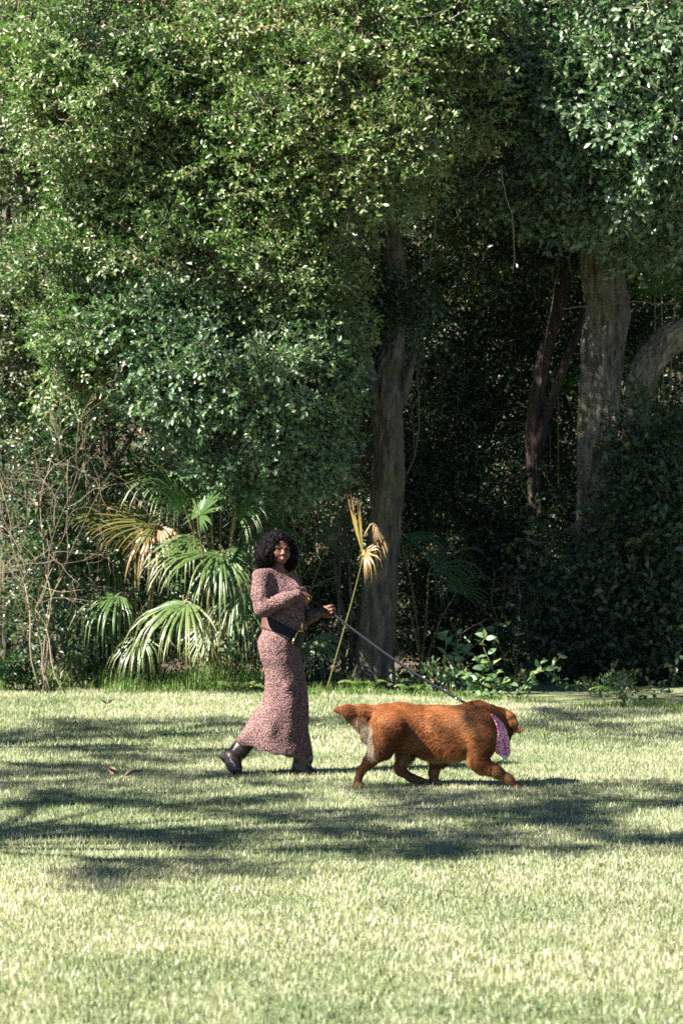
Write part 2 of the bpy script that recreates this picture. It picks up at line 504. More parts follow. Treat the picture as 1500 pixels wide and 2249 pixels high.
def leaves_from_sprays(C, A, size, tpls, vbase, roll=0.6, leaf_scale=None):
    """C centres (n,3), A axes, size (n). Returns leaf arrays and twig segments."""
    n = len(C)
    A = unit(A)
    up = np.array([0, 0, 1.0]) + rng.normal(size=(n, 3)) * roll
    S = unit(np.cross(up, A)); U = np.cross(A, S)
    which = rng.integers(0, len(tpls), n)
    out, tw = [], []
    for k, T in enumerate(tpls):
        m = which == k
        if not m.any(): continue
        R = np.stack([A[m], S[m], U[m]], 1)            # rows = local axes
        c, s = C[m], size[m]
        P = np.einsum('li,nij->nlj', T['P'] - np.array([0.5, 0, 0]), R) * s[:, None, None] + c[:, None]
        D = np.einsum('li,nij->nlj', T['D'], R)
        Nn = np.einsum('li,nij->nlj', T['N'], R)
        L = T['L'][None] * s[:, None] if leaf_scale is None else (T['L'] / 0.115 * leaf_scale)[None] * np.ones((len(s), 1))
        W = T['W'][None] * s[:, None] if leaf_scale is None else (T['W'] / 0.115 * leaf_scale)[None] * np.ones((len(s), 1))
        V = np.clip(vbase[m][:, None] + rng.normal(0, 0.17, L.shape), 0, 1)
        out.append((P.reshape(-1, 3), D.reshape(-1, 3), Nn.reshape(-1, 3), L.ravel(), W.ravel(), V.ravel()))
        for (a, b) in T['tw']:
            pa = np.einsum('i,nij->nj', a - np.array([0.5, 0, 0]), R) * s[:, None] + c
            pb = np.einsum('i,nij->nj', b - np.array([0.5, 0, 0]), R) * s[:, None] + c
            tw.append((pa, pb))
    cat = [np.concatenate(x) for x in zip(*out)]
    ta = np.concatenate([t[0] for t in tw]); tb = np.concatenate([t[1] for t in tw])
    return cat, (ta, tb)


def leaf_object(name, arrs, mat, parent=None, fold=0.16, loc=None):
    P, D, Nn, L, W, V = arrs
    S = np.cross(D, Nn)
    L_, W_ = L[:, None], W[:, None]
    mid = P + D * L_ * 0.52
    v = np.stack([P, mid + S * W_ * 0.5 + Nn * W_ * fold, P + D * L_ - Nn * L_ * 0.08, mid - S * W_ * 0.5 + Nn * W_ * fold], 1).reshape(-1, 3)
    k = np.arange(len(P))[:, None] * 4
    t = np.vstack([k + [0, 2, 1], k + [0, 3, 2]])
    return mesh_obj(name, v, t, mat, parent, {'v': np.repeat(V, 4)}, smooth=False, loc=loc)


def twig_object(name, ta, tb, rad, mat, parent=None, frac=1.0):
    if frac < 1:
        k = rng.random(len(ta)) < frac
        ta, tb = ta[k], tb[k]
    n = len(ta)
    T = unit(tb - ta)
    U = unit(np.cross(T, np.array([0.3, 0.9, 0.2]))); V = np.cross(T, U)
    r = rad if np.ndim(rad) == 0 else rad
    ring = [U, -0.5 * U + 0.87 * V, -0.5 * U - 0.87 * V]
    v = np.stack([ta + x * r for x in ring] + [tb], 1).reshape(-1, 3)
    k = np.arange(n)[:, None] * 4
    t = np.vstack([k + [0, 1, 3], k + [1, 2, 3], k + [2, 0, 3]])
    val = np.repeat(np.clip(rng.normal(0.6, 0.25, n), 0, 1), 4)
    return mesh_obj(name, v, t, mat, parent, {'v': val}, smooth=True)


def crown_points(lobes, n, gap=0.42, gap_freq=0.9, seed=0, back=0.4, shell=0.22, droop=0.3):
    """Spray positions through the crown's outer part: lobes = (centre, radii)."""
    C = np.array([l[0] for l in lobes]); R = np.array([l[1] for l in lobes])
    w = (R[:, 0] * R[:, 2]); w = w / w.sum()
    pts, axs = [], []
    tot = 0
    for _ in range(30):
        m = n * 2
        i = rng.choice(len(lobes), m, p=w)
        u = unit(rng.normal(size=(m, 3)))
        r = 1 - np.abs(rng.normal(0, shell, m))
        r = np.where(rng.random(m) < 0.16, 1 + rng.uniform(0, 0.32, m), np.clip(r, 0.05, 1))
        p = C[i] + u * R[i] * r[:, None]
        keep = (u[:, 1] < 0.25) | (rng.random(m) < back)
        nz = 0.5 * vnoise(p, gap_freq, seed + 5) + 0.5 * vnoise(p, gap_freq * 2.4, seed + 6)
        keep &= nz > gap - 0.12 * (rng.random(m))
        for j in range(len(lobes)):
            q = np.linalg.norm((p - C[j]) / R[j], axis=1)
            keep &= (q > 0.55) | (i == j)
        keep &= p[:, 2] > 0.1
        a = unit(u / R[i]) + np.array([0, -0.1, -droop]) + rng.normal(size=(m, 3)) * 0.5
        pts.append(p[keep]); axs.append(a[keep]); tot += keep.sum()
        if tot >= n: break
    return np.concatenate(pts)[:n], np.concatenate(axs)[:n]


def broken(lobes, seed):
    r = np.random.default_rng(seed + 900)
    out = list(lobes)
    for (c, rad) in lobes:
        if c[2] > 9.2: continue
        for _ in range(4):
            u = unit(r.normal(size=3)); u[1] = -abs(u[1]) * 0.55
            out.append((c + u * rad * r.uniform(0.75, 1.05), rad * r.uniform(0.28, 0.5)))
    return out


def lobe(px, py, Y, rx, ry, rd):
    s = Y / F_PX
    return (at(px, py, Y), np.array([rx * s, rd, ry * s]))


def limb_curve(a, b, sag=0.15, n=9, jit=0.06):
    a, b = np.asarray(a, float), np.asarray(b, float)
    d = np.linalg.norm(b - a)
    m1 = a + (b - a) * 0.33 + np.array([0, 0, sag * d]) + rng.normal(size=3) * jit * d
    m2 = a + (b - a) * 0.68 + np.array([0, 0, sag * d * 0.8]) + rng.normal(size=3) * jit * d
    return catmull([a, m1, m2, b], n)


def build_tree(name, label, cat, base, trunks, lobes, nspray, tpls, leafmat, barkmat, size=(0.5, 0.75), gap=0.42, seed=0, vmean=0.5, limb_from=None,
               limb_r=0.055, group=None, back=0.4, twig_frac=0.35, leaf_scale=None, droop=0.3, gap_freq=0.9, shell=0.22, sub=3):
    root = empty(name, base)
    tag(root, label, cat, group)
    tops = []
    for k, (pts, rads, sides) in enumerate(trunks):
        g = Geo()
        big_ = max(rads) > 0.09
        n = max(10, len(pts) * (22 if big_ else 7))
        P = catmull(pts, n)
        R = np.interp(np.linspace(0, 1, n), np.linspace(0, 1, len(rads)), rads)
        g.tube(P, R, 84 if big_ else sides, wob=0.16, seed=seed + k, ridge=1.0 if big_ else 0.0)
        g.build('trunk' if k == 0 else 'limb', barkmat, root)
        tops.append((P, R))
    src = np.concatenate([t[0][len(t[0]) // 3:] for t in tops]) if tops else np.array([base])
    for (c, r) in lobes:
        if limb_r <= 0: break
        d = np.linalg.norm(src - c, axis=1) + np.where(src[:, 2] > c[2], 1.2, 0)
        a = src[np.argmin(d)]
        P = limb_curve(a, c + np.array([0, 0.15, 0]), 0.08, 10)
        g = Geo()
        g.tube(P, np.linspace(limb_r, limb_r * 0.35, 10), 7, wob=0.1, seed=seed)
        for _ in range(sub):
            u = unit(rng.normal(size=3)) * np.array([1, 1, 0.8]); u[1] = -abs(u[1]) * 0.9
            st = P[rng.integers(4, 10)]
            Q = limb_curve(st, c + u * r * 0.92, 0.05, 8, 0.09)
            g.tube(Q, np.linspace(limb_r * 0.36, 0.006, 8), 5)
            for _ in range(2):
                u2 = unit(rng.normal(size=3)); st2 = Q[rng.integers(3, 7)]
                g.tube(limb_curve(st2, st2 + u2 * 0.8, 0.02, 6, 0.1), np.linspace(limb_r * 0.18, 0.004, 6), 4)
        g.build('limb', barkmat, root)
    C, A = crown_points(broken(lobes, seed), nspray, gap, gap_freq, seed, back, shell, droop)
    sz = rng.uniform(size[0], size[1], len(C))
    vb = np.clip(vmean + 0.5 * (vnoise(C, 0.8, seed + 9) - 0.5) + rng.normal(0, 0.1, len(C)), 0, 1)
    arr, (ta, tb) = leaves_from_sprays(C, A, sz, tpls, vb, leaf_scale=leaf_scale)
    crown = leaf_object('crown', arr, leafmat, root)
    if twig_frac > 0:
        tw = twig_object('twigs', ta, tb, 0.0042, M['twig'], root, twig_frac)
        tw['kind'] = 'stuff'
    return root


# ------------------------------------------------------------------ the wood behind everything
def wood_mass():
    n = 19000
    X = rng.uniform(-12, 11, n); Yy = rng.uniform(31.5, 39, n); Z = 14.0 * rng.uniform(0.0, 1.0, n) ** 0.7
    P = np.stack([X, Yy, Z], -1)
    k = vnoise(P, 0.7, 77) + 0.25 * rng.random(n) + 0.2 * (Z > 5) > 0.30
    P = P[k]
    A = rng.normal(size=P.shape) + np.array([0, -0.8, -0.2])
    arr, _ = leaves_from_sprays(P, A, rng.uniform(1.0, 1.5, len(P)), TPL_AIRY, np.clip(rng.normal(0.45, 0.2, len(P)), 0, 1))
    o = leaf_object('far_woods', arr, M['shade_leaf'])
    tag(o, kind='stuff')


wood_mass()

# ------------------------------------------------------------------ trees
# centre oak
yT = 25.3
def T(px, py, Y, wpx): return at(px, py, Y), wpx / 2 / F_PX * Y
def trunk_path(l, sides=18):
    pr = [T(*x) for x in l]
    return ([p for p, _ in pr], [r for _, r in pr], sides)

b0 = ground_at(826, 1235 + 6975 / yT); b0[0] = at(822, 1503, yT)[0]
oak_tr = [trunk_path([(818, 1506, yT, 99), (823, 1470, yT, 84), (830, 1380, yT, 77), (838, 1280, yT, 72), (846, 1160, yT, 67), (852, 1040, yT, 67), (852, 940, yT, 74), (848, 870, yT, 86),
                      (852, 800, yT + .1, 77), (862, 720, yT + .2, 59), (868, 640, yT + .2, 52), (862, 560, yT + .2, 47), (850, 470, yT + .1, 40), (835, 330, yT, 34), (820, 150, yT - .2, 25)], 26),
          trunk_path([(862, 900, yT - .05, 47), (886, 860, yT - .05, 29), (897, 825, yT - .05, 18), (906, 795, yT, 10), (912, 770, yT + .1, 4)], 10),
          trunk_path([(838, 890, yT - .05, 50), (810, 830, yT - .15, 37), (796, 770, yT - .2, 29), (770, 690, yT - .3, 22), (730, 560, yT - .5, 17)], 10),
          trunk_path([(818, 860, yT - .1, 18), (770, 862, yT - .4, 12), (715, 880, yT - .6, 8), (680, 876, yT - .7, 5)], 6)]
lob = [lobe(560, 90, 24.6, 230, 150, 1.3), lobe(800, 90, 24.4, 230, 170, 1.3), lobe(700, 250, 23.9, 190, 130, 1.1), lobe(830, 340, 23.8, 130, 120, 0.9), lobe(610, 360, 24.2, 170, 110, 1.0),
       lobe(450, 250, 24.6, 150, 130, 1.0), lobe(740, 430, 23.9, 130, 60, 0.6), lobe(960, 200, 24.5, 110, 150, 0.9), lobe(760, -250, 26.8, 330, 260, 2.2)]
build_tree('oak_tree', 'oak with a mossy forked trunk rising behind the taut leash, fine leaves overhanging the lawn', 'tree', b0, oak_tr, lob, 3500, TPL_OAK, M['oak_leaf'], M['bark'],
           size=(0.5, 0.75), gap=0.45, seed=3, vmean=0.62, limb_r=0.06)

# left oak
yL = 27.0
lob = [lobe(190, 90, 24.6, 150, 160, 1.2), lobe(350, 60, 24.5, 170, 140, 1.2), lobe(240, 250, 24.2, 150, 110, 1.0), lobe(330, 400, 24.6, 150, 100, 1.0), lobe(160, 200, 24.4, 90, 120, 0.8),
       lobe(470, 440, 24.4, 140, 80, 0.8), lobe(250, -250, 26.5, 260, 240, 2.0)]
build_tree('oak_tree', 'oak with olive green crown at the upper left, its trunk hidden behind the palmettos', 'tree', ground_at(230, 1235 + 6975 / yL), [trunk_path([(230, 1495, yL, 80), (235, 1300, yL, 66), (225, 1000, yL, 60), (250, 600, yL, 50), (260, 250, yL - .5, 36), (250, 60, yL - 1, 22)], 14)],
           lob, 2300, TPL_OAK, M['oak_leaf'], M['bark'], size=(0.5, 0.75), gap=0.48, seed=13, vmean=0.55)

# dusty tree at the picture's left edge
yD = 26.4
lob = [lobe(20, 60, 26.0, 90, 130, 0.8), lobe(30, 250, 25.8, 80, 130, 0.8), lobe(25, 440, 25.7, 85, 110, 0.8), lobe(40, 620, 25.6, 80, 110, 0.7), lobe(10, 800, 25.6, 90, 100, 0.7)]
build_tree('slender_tree', 'slender tree with dusty grey green leaves, beside the bare twiggy bush', 'tree', ground_at(5, 1235 + 6975 / yD), [trunk_path([(5, 1520, yD, 34), (12, 1200, yD, 28), (-5, 900, yD, 24), (15, 500, yD, 18), (10, 100, yD, 12)], 10)],
           lob, 1300, TPL_OAK, M['dusty_leaf'], M['bark'], size=(0.45, 0.7), gap=0.40, seed=23, vmean=0.5, limb_r=0.03)

# right oak
yR = 27.5
lob = [lobe(1180, 60, 25.2, 170, 150, 1.2), lobe(1390, 90, 25.0, 180, 160, 1.2), lobe(1300, 230, 24.9, 150, 110, 1.0), lobe(1440, 300, 24.7, 130, 130, 1.0), lobe(1340, 400, 25.0, 110, 80, 0.8),
       lobe(1110, 230, 25.6, 110, 130, 0.9), lobe(1460, 430, 24.9, 80, 70, 0.6), lobe(1060, 360, 26.0, 110, 90, 0.7), lobe(1190, 390, 25.8, 110, 80, 0.7), lobe(1010, 250, 26.0, 90, 120, 0.7), lobe(1260, 470, 25.8, 90, 50, 0.5), lobe(1400, 500, 25.6, 90, 50, 0.5), lobe(1600, 200, 25.0, 130, 260, 1.0), lobe(1330, -240, 27.5, 330, 260, 2.4)]
build_tree('oak_tree', 'tall oak with pale deeply ridged trunk on the right, standing in deep shade', 'tree', ground_at(1312, 1235 + 6975 / yR),
           [trunk_path([(1300, 1490, yR, 130), (1305, 1420, yR, 112), (1308, 1250, yR, 100), (1312, 1050, yR, 84), (1314, 900, yR, 84), (1322, 780, yR, 92), (1330, 690, yR, 104), (1322, 600, yR, 86), (1318, 500, yR, 72), (1325, 350, yR - .3, 56), (1330, 120, yR - .8, 36)], 24),
            trunk_path([(1300, 660, yR - .1, 40), (1292, 590, yR - .15, 34), (1285, 520, yR - .2, 26), (1265, 400, yR - .4, 18)], 9)],
           lob, 3500, TPL_BROAD, M['glossy_leaf'], M['bark_pale'], size=(0.5, 0.75), gap=0.42, seed=33, vmean=0.55)

# leaning tree at the right edge
yN = 27.0
lob = [lobe(1640, 480, 26, 130, 160, 0.9), lobe(1560, 560, 26.4, 90, 80, 0.6), lobe(1720, 330, 26.2, 150, 150, 0.9)]
build_tree('leaning_tree', 'leaning tree with a pale trunk bending out of the picture at the right edge', 'tree', ground_at(1392, 1235 + 6975 / yN),
           [trunk_path([(1380, 1495, yN, 64), (1385, 1300, yN, 54), (1388, 1050, yN, 48), (1396, 900, yN, 50), (1410, 830, yN - .05, 58), (1440, 780, yN - .1, 64), (1490, 735, yN - .15, 66), (1560, 690, yN - .2, 60), (1640, 580, yN - .3, 48), (1690, 400, yN - .4, 34)], 18)],
           lob, 420, TPL_OAK, M['shade_leaf'], M['bark_pale'], seed=43)

# thin dark stems between the oaks
yS = 28.2
build_tree('young_tree', 'thin dark reddish sapling trunk leaning between the two big oaks', 'tree', ground_at(1178, 1235 + 6975 / yS),
           [trunk_path([(1178, 1482, yS, 34), (1176, 1250, yS, 34), (1174, 1050, yS, 34), (1176, 900, yS, 36), (1192, 800, yS, 34), (1222, 690, yS, 28), (1250, 580, yS, 22), (1262, 430, yS, 14)], 12),
            trunk_path([(1178, 980, yS - .05, 22), (1205, 900, yS - .1, 20), (1240, 800, yS - .1, 20), (1272, 715, yS - .15, 16), (1300, 610, yS - .2, 12)], 9)],
           [lobe(1210, 470, 28.3, 120, 120, 0.9), lobe(1080, 520, 28.3, 110, 110, 0.8)], 420, TPL_BROAD, M['shade_leaf'], M['bark_red'], seed=53, limb_r=0.03)


# ------------------------------------------------------------------ shrubs
def shrub(label, px, Y, lobes, n, tpls, mat, seed, size=(0.45, 0.7), gap=0.4, vmean=0.5, group=None, name='shrub', back=0.3, leaf_scale=None, stems=5, twig_frac=0.3, droop=0.25):
    base = ground_at(px, HORIZON + F_PX * CAM_H / Y)
    root = empty(name, base)
    tag(root, label, 'shrub', group)
    g = Geo()
    for i in range(stems):
        c, r = lobes[i % len(lobes)]
        a = base + np.array([rng.normal(0, 0.15), rng.normal(0, 0.1), -0.02])
        b = c + unit(rng.normal(size=3)) * r * 0.5
        P = limb_curve(a, b, 0.02, 12, 0.05)
        g.tube(P, np.linspace(0.024, 0.007, 12), 6)
        for _ in range(4):
            st = P[rng.integers(5, 12)]
            Q = limb_curve(st, c + unit(rng.normal(size=3)) * r * 0.85, 0.03, 7, 0.08)
            g.tube(Q, np.linspace(0.009, 0.003, 7), 4)
    g.build('stem', M['bark'], root)
    C, A = crown_points(broken(lobes, seed), n, gap, 1.1, seed, back, 0.25, droop)
    vb = np.clip(vmean + 0.5 * (vnoise(C, 1.1, seed + 9) - 0.5) + rng.normal(0, 0.1, len(C)), 0, 1)
    arr, (ta, tb) = leaves_from_sprays(C, A, rng.uniform(size[0], size[1], len(C)), tpls, vb, leaf_scale=leaf_scale)
    leaf_object('foliage', arr, mat, root)
    if twig_frac:
        tw = twig_object('twigs', ta, tb, 0.0038, M['twig'], root, twig_frac)
        tw['kind'] = 'stuff'
    return root


shrub('tall olive green shrub growing under the upper left oak, above the glossy shrub', 210, 26.2,
      [lobe(220, 600, 24.4, 140, 110, 0.9), lobe(400, 560, 24.3, 170, 110, 0.9), lobe(580, 600, 24.2, 160, 130, 0.9), lobe(690, 700, 24.5, 90, 120, 0.7), lobe(190, 760, 24.5, 120, 110, 0.8)],
      1700, TPL_OAK, M['oak_leaf'], 61, gap=0.45, vmean=0.5)
shrub('big shrub with glossy blue green leaves overhanging the palmettos left of the woman', 480, 25.8,
      [lobe(330, 740, 24.2, 130, 90, 0.7), lobe(470, 820, 24.0, 140, 110, 0.8), lobe(610, 860, 23.9, 120, 110, 0.8), lobe(560, 980, 24.1, 130, 80, 0.5), lobe(350, 900, 24.2, 110, 70, 0.6), lobe(660, 1000, 24.3, 70, 70, 0.4), lobe(700, 860, 24.5, 60, 120, 0.6)],
      1500, TPL_BROAD, M['glossy_leaf'], 71, size=(0.42, 0.62), gap=0.44, vmean=0.62)
shrub('low leafy shrub tangled among the bare twigs at the left edge', 120, 25.4,
      [lobe(120, 960, 25.0, 100, 60, 0.5), lobe(60, 1000, 25.2, 90, 120, 0.6), lobe(60, 1250, 25.2, 120, 150, 0.7), lobe(180, 1300, 25.8, 120, 120, 0.7)], 300, TPL_BROAD, M['shade_leaf'], 81, gap=0.42)
US = 'dark understory shrubs filling the shade beneath the oaks'
under = [
    (620, 28.0, [lobe(560, 1250, 27.8, 180, 200, 0.8), lobe(700, 1150, 27.8, 120, 200, 0.8), lobe(730, 1390, 27.4, 90, 110, 0.6)], 650, 'dark shrub with small leaves behind the woman, left of the mossy oak'),
    (980, 29.4, [lobe(960, 1180, 29.2, 120, 190, 0.8), lobe(1020, 1360, 28.8, 130, 150, 0.8), lobe(930, 950, 29.4, 110, 160, 0.8)], 950, 'dark shrub beside the right flank of the mossy oak trunk'),
    (1130, 30.0, [lobe(1100, 1050, 29.8, 130, 160, 0.8), lobe(1130, 820, 30, 130, 160, 0.8), lobe(1000, 700, 30, 130, 170, 0.8)], 850, 'tall dark shrub climbing up behind the thin reddish sapling'),
    (1200, 29.0, [lobe(1180, 1330, 28.6, 140, 160, 0.7), lobe(1225, 1180, 28.8, 110, 150, 0.7), lobe(1130, 1460, 28.2, 100, 70, 0.6)], 950, 'broad dark shrub filling the gap left of the ridged pale oak'),
    (1290, 26.9, [lobe(1290, 1260, 26.7, 90, 110, 0.5), lobe(1270, 1370, 26.6, 100, 100, 0.6), lobe(1390, 1150, 26.7, 60, 120, 0.4), lobe(1350, 1420, 26.5, 80, 80, 0.5)], 300, 'dark shrub growing over the foot of the ridged pale oak'),
    (1400, 26.6, [lobe(1420, 930, 26.4, 50, 60, 0.3), lobe(1450, 1080, 26.4, 80, 110, 0.5), lobe(1400, 1260, 26.3, 70, 120, 0.5), lobe(1450, 1410, 26.2, 110, 100, 0.5)], 360, 'dark shrub hiding the lower part of the leaning tree'),
    (1420, 28.6, [lobe(1420, 1300, 28.2, 130, 200, 0.8), lobe(1460, 1080, 28.4, 110, 150, 0.8), lobe(1360, 1440, 27.4, 130, 90, 0.7), lobe(1560, 1250, 28.2, 130, 260, 0.9)], 1100, 'dense dark shrub under the leaning tree at the right edge'),
    (770, 25.9, [lobe(790, 690, 25.5, 75, 75, 0.35), lobe(860, 660, 25.6, 60, 60, 0.3), lobe(740, 770, 25.4, 80, 70, 0.35), lobe(905, 720, 25.7, 50, 60, 0.3)], 330, 'small leafy vine shrub climbing over the middle of the mossy trunk'),
    (1440, 30.0, [lobe(1430, 900, 29.4, 120, 160, 0.8), lobe(1450, 640, 29.4, 120, 130, 0.8), lobe(1220, 640, 30, 110, 160, 0.8)], 700, 'tall shrub half hidden behind the leaning tree'),
    (760, 29.6, [lobe(740, 820, 29.0, 130, 170, 0.8), lobe(760, 600, 29.0, 150, 140, 0.8), lobe(960, 540, 29.4, 140, 140, 0.8)], 850, 'tall shrub half hidden behind the mossy forked oak'),
    (330, 28.4, [lobe(330, 1150, 27.6, 200, 170, 0.8), lobe(120, 1150, 27.4, 170, 180, 0.8), lobe(420, 1400, 27.2, 220, 110, 0.6), lobe(120, 1420, 27.0, 180, 100, 0.6)], 900, 'dark shrub behind the sunlit palmettos'),
]
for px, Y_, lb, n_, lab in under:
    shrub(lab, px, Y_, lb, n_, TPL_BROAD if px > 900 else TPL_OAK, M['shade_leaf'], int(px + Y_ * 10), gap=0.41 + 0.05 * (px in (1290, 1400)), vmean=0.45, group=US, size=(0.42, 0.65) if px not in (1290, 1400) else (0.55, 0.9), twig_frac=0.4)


# broad-leaved bush beside the dog: each leaf is a part
def big_leaf_mesh(seed):
    r = np.random.default_rng(seed)
    n = 6
    t = np.linspace(0, 1, n)
    w = np.sin(np.pi * t ** 0.85) ** 0.8 * 0.27; w[0] = 0.02; w[-1] = 0.0
    z = -0.28 * t ** 2 * r.uniform(0.5, 1.3)
    v = []
    for k in range(n):
        v += [(t[k], w[k], z[k] + 0.25 * w[k]), (t[k], 0, z[k]), (t[k], -w[k], z[k] + 0.25 * w[k])]
    q = []
    for k in range(n - 1):
        for s in (0, 1):
            a = k * 3 + s
            q.append((a, a + 1, a + 4, a + 3))
    me = bpy.data.meshes.new('leaf')
    me.from_pydata(v, [], q)
    for p in me.polygons: p.use_smooth = True
    a = me.attributes.new('v', 'FLOAT', 'POINT')
    val = r.uniform(0.2, 0.95)
    a.data.foreach_set('value', np.full(len(v), val, np.float32))
    me.materials.append(M['broad_leaf'])
    return me


LEAF_MESHES = [big_leaf_mesh(i) for i in range(6)]


def broad_bush(label, base, stems, size, group=None):
    root = empty('broad_leaved_bush', base)
    tag(root, label, 'bush', group)
    for (tip, nl) in stems:
        P = limb_curve(base + np.array([rng.normal(0, .06), 0, 0]), tip, 0.08, 10, 0.06)
        g = Geo(); g.tube(P, np.linspace(0.008, 0.003, 10), 5, a=0.3)
        g.build('stem', M['petiole'], root)
        for i in range(nl):
            t = 0.3 + 0.7 * i / max(1, nl - 1)
            k = min(9, int(t * 9)); p = P[k] + rng.normal(size=3) * 0.015
            d = unit(unit(P[min(9, k + 1)] - P[max(0, k - 1)]) * 0.45 + np.array([(1 if i % 2 else -1) * 0.8, -0.35, 0.05]) + rng.normal(size=3) * 0.35)
            nrm = unit(np.array([-0.25, -0.55, 0.8]) + rng.normal(size=3) * 0.4)
            y = unit(np.cross(nrm, d)); z = np.cross(d, y)
            o = bpy.data.objects.new('leaf', LEAF_MESHES[rng.integers(6)])
            COL.objects.link(o); o.parent = root
            s = size * rng.uniform(0.6, 1.15)
            mt = Matrix(((d[0] * s, y[0] * s, z[0] * s, 0), (d[1] * s, y[1] * s, z[1] * s, 0), (d[2] * s, y[2] * s, z[2] * s, 0), (0, 0, 0, 1)))
            mt.translation = Vector(p - base)
            o.matrix_local = mt
    return root


yb = 23.2
bb = at(1070, 1235 + 6975 / yb, yb)
broad_bush('bush of broad pale green leaves catching the sun just behind the dog\'s shoulders', bb,
           [(at(1020, 1470, yb), 14), (at(1050, 1440, yb), 14), (at(1085, 1480, yb - .2), 12), (at(1110, 1500, yb - .2), 10), (at(1040, 1520, yb - .3), 9), (at(1075, 1400, yb + .1), 12), (at(1130, 1540, yb - .3), 7)], 0.125)
yb = 24.6
bb = at(990, 1235 + 6975 / yb, yb)
broad_bush('bush of broad leaves in half shade right of the mossy oak, above the leash', bb,
           [(at(960, 1385, yb), 12), (at(1000, 1390, yb), 13), (at(1030, 1410, yb), 11), (at(1060, 1375, yb + .2), 11)], 0.12)
yb = 23.6
bb = at(1150, 1235 + 6975 / yb, yb)
broad_bush('small broad leaved plant in shade past the dog\'s ear', bb, [(at(1190, 1455, yb), 10), (at(1230, 1440, yb + .1), 9), (at(1160, 1500, yb), 8)], 0.11)


# ------------------------------------------------------------------ palmettos
def frond_geo(g, hub, A, Nn, L, droop, vbase, nseg=26, span=115, fold=0.35, tipv=0.15, split=0.26):
    A = unit(A); Nn = unit(np.asarray(Nn) - A * np.dot(Nn, A)); B = np.cross(Nn, A)
    st = np.array([0.0, 0.16, split, 0.55, 0.72, 0.88, 1.0])
    dth = math.radians(2 * span / nseg)
    for i in range(nseg):
        th = math.radians(-span + 2 * span * (i + 0.5) / nseg) + rng.normal(0, 0.035)
        d = math.cos(th) * A + math.sin(th) * B + Nn * (0.12 * math.cos(th * 1.2))
        d = unit(d)
        l = L * (0.68 + 0.32 * math.cos(th / 1.25)) * rng.uniform(0.80, 1.10)
        sd = unit(np.cross(Nn, d))
        wmax = 2 * math.sin(dth / 2) * l * split * 1.05
        w = np.array([0.004, wmax * 0.16 / split, wmax, wmax * 0.85, wmax * 0.6, wmax * 0.3, 0.002])
        dr = droop * rng.uniform(0.6, 1.9)
        s_ = np.maximum(st - 0.25, 0)
        # bend each segment downwards past the joined part, keeping its length
        C = [np.asarray(hub, float)]
        dd = d.copy()
        for k in range(1, len(st)):
            step = (st[k] - st[k - 1]) * l
            bend = dr * max(0, st[k] - 0.28)
            d2 = unit(dd + np.array([0, 0, -1.0]) * bend)
            C.append(C[-1] + d2 * step); dd = d2
        C = np.array(C)
        nn = unit(np.cross(sd, unit(np.gradient(C, axis=0))))
        v = np.stack([C - sd * w[:, None] / 2, C - nn * (w * fold)[:, None], C + sd * w[:, None] / 2], 1).reshape(-1, 3)
        k = np.arange(len(st) - 1) * 3
        q = np.concatenate([np.stack([k, k + 1, k + 4, k + 3], -1), np.stack([k + 1, k + 2, k + 5, k + 4], -1)])
        vv = np.clip(vbase + rng.normal(0, 0.05) + tipv * np.repeat(st, 3) ** 2, 0, 1)
        g.add(v, q, None, vv)


def palm(label, base, fronds, name='palmetto', cat='palm', group=None, dead=0):
    root = empty(name, base)
    tag(root, label, cat, group)
    for f in fronds:
        px, py, Y_, phi, tow, L, droop, vb, span = f[:9]
        kw = f[9] if len(f) > 9 else {}
        hub = at(px, py, Y_)
        ph = math.radians(phi)
        A = np.array([math.cos(ph) * math.cos(tow), -math.sin(tow), math.sin(ph) * math.cos(tow)])
        nrm = np.array(kw.get('n', (-0.25, -0.75, 0.6)))
        g = Geo()
        L = L * 1.15
        frond_geo(g, hub, A, nrm, L, droop, vb, nseg=kw.get('seg', 26), span=span, tipv=kw.get('tipv', 0.15), split=kw.get('split', 0.26))
        fr = g.build('frond', M['frond'], root, smooth=False)
        a = base + np.array([rng.normal(0, 0.12), rng.normal(0, 0.06), 0.0])
        if kw.get('pet', True):
            m = a + (hub - a) * 0.55 + np.array([0, 0.05, 0.12])
            g = Geo(); g.tube(catmull([a, m, hub - A * 0.05, hub + A * 0.06], 14), np.linspace(0.014, 0.007, 14), 5, a=min(1, vb + 0.1))
            g.build('petiole', M['petiole'], fr)
    for i in range(dead):
        a = base + np.array([rng.normal(0, 0.2), rng.normal(-0.05, 0.1), 0])
        ang = rng.uniform(-0.9, 0.9)
        b = a + np.array([math.sin(ang), -0.15, math.cos(ang)]) * rng.uniform(0.4, 0.95)
        g = Geo(); g.tube(limb_curve(a, b, -0.04, 8), np.linspace(0.016, 0.008, 8), 5, a=0.95)
        g.build('dead_stalk', M['petiole'], root)
    return root


def gy(px, Y_): return at(px, HORIZON + F_PX * CAM_H / Y_, Y_)

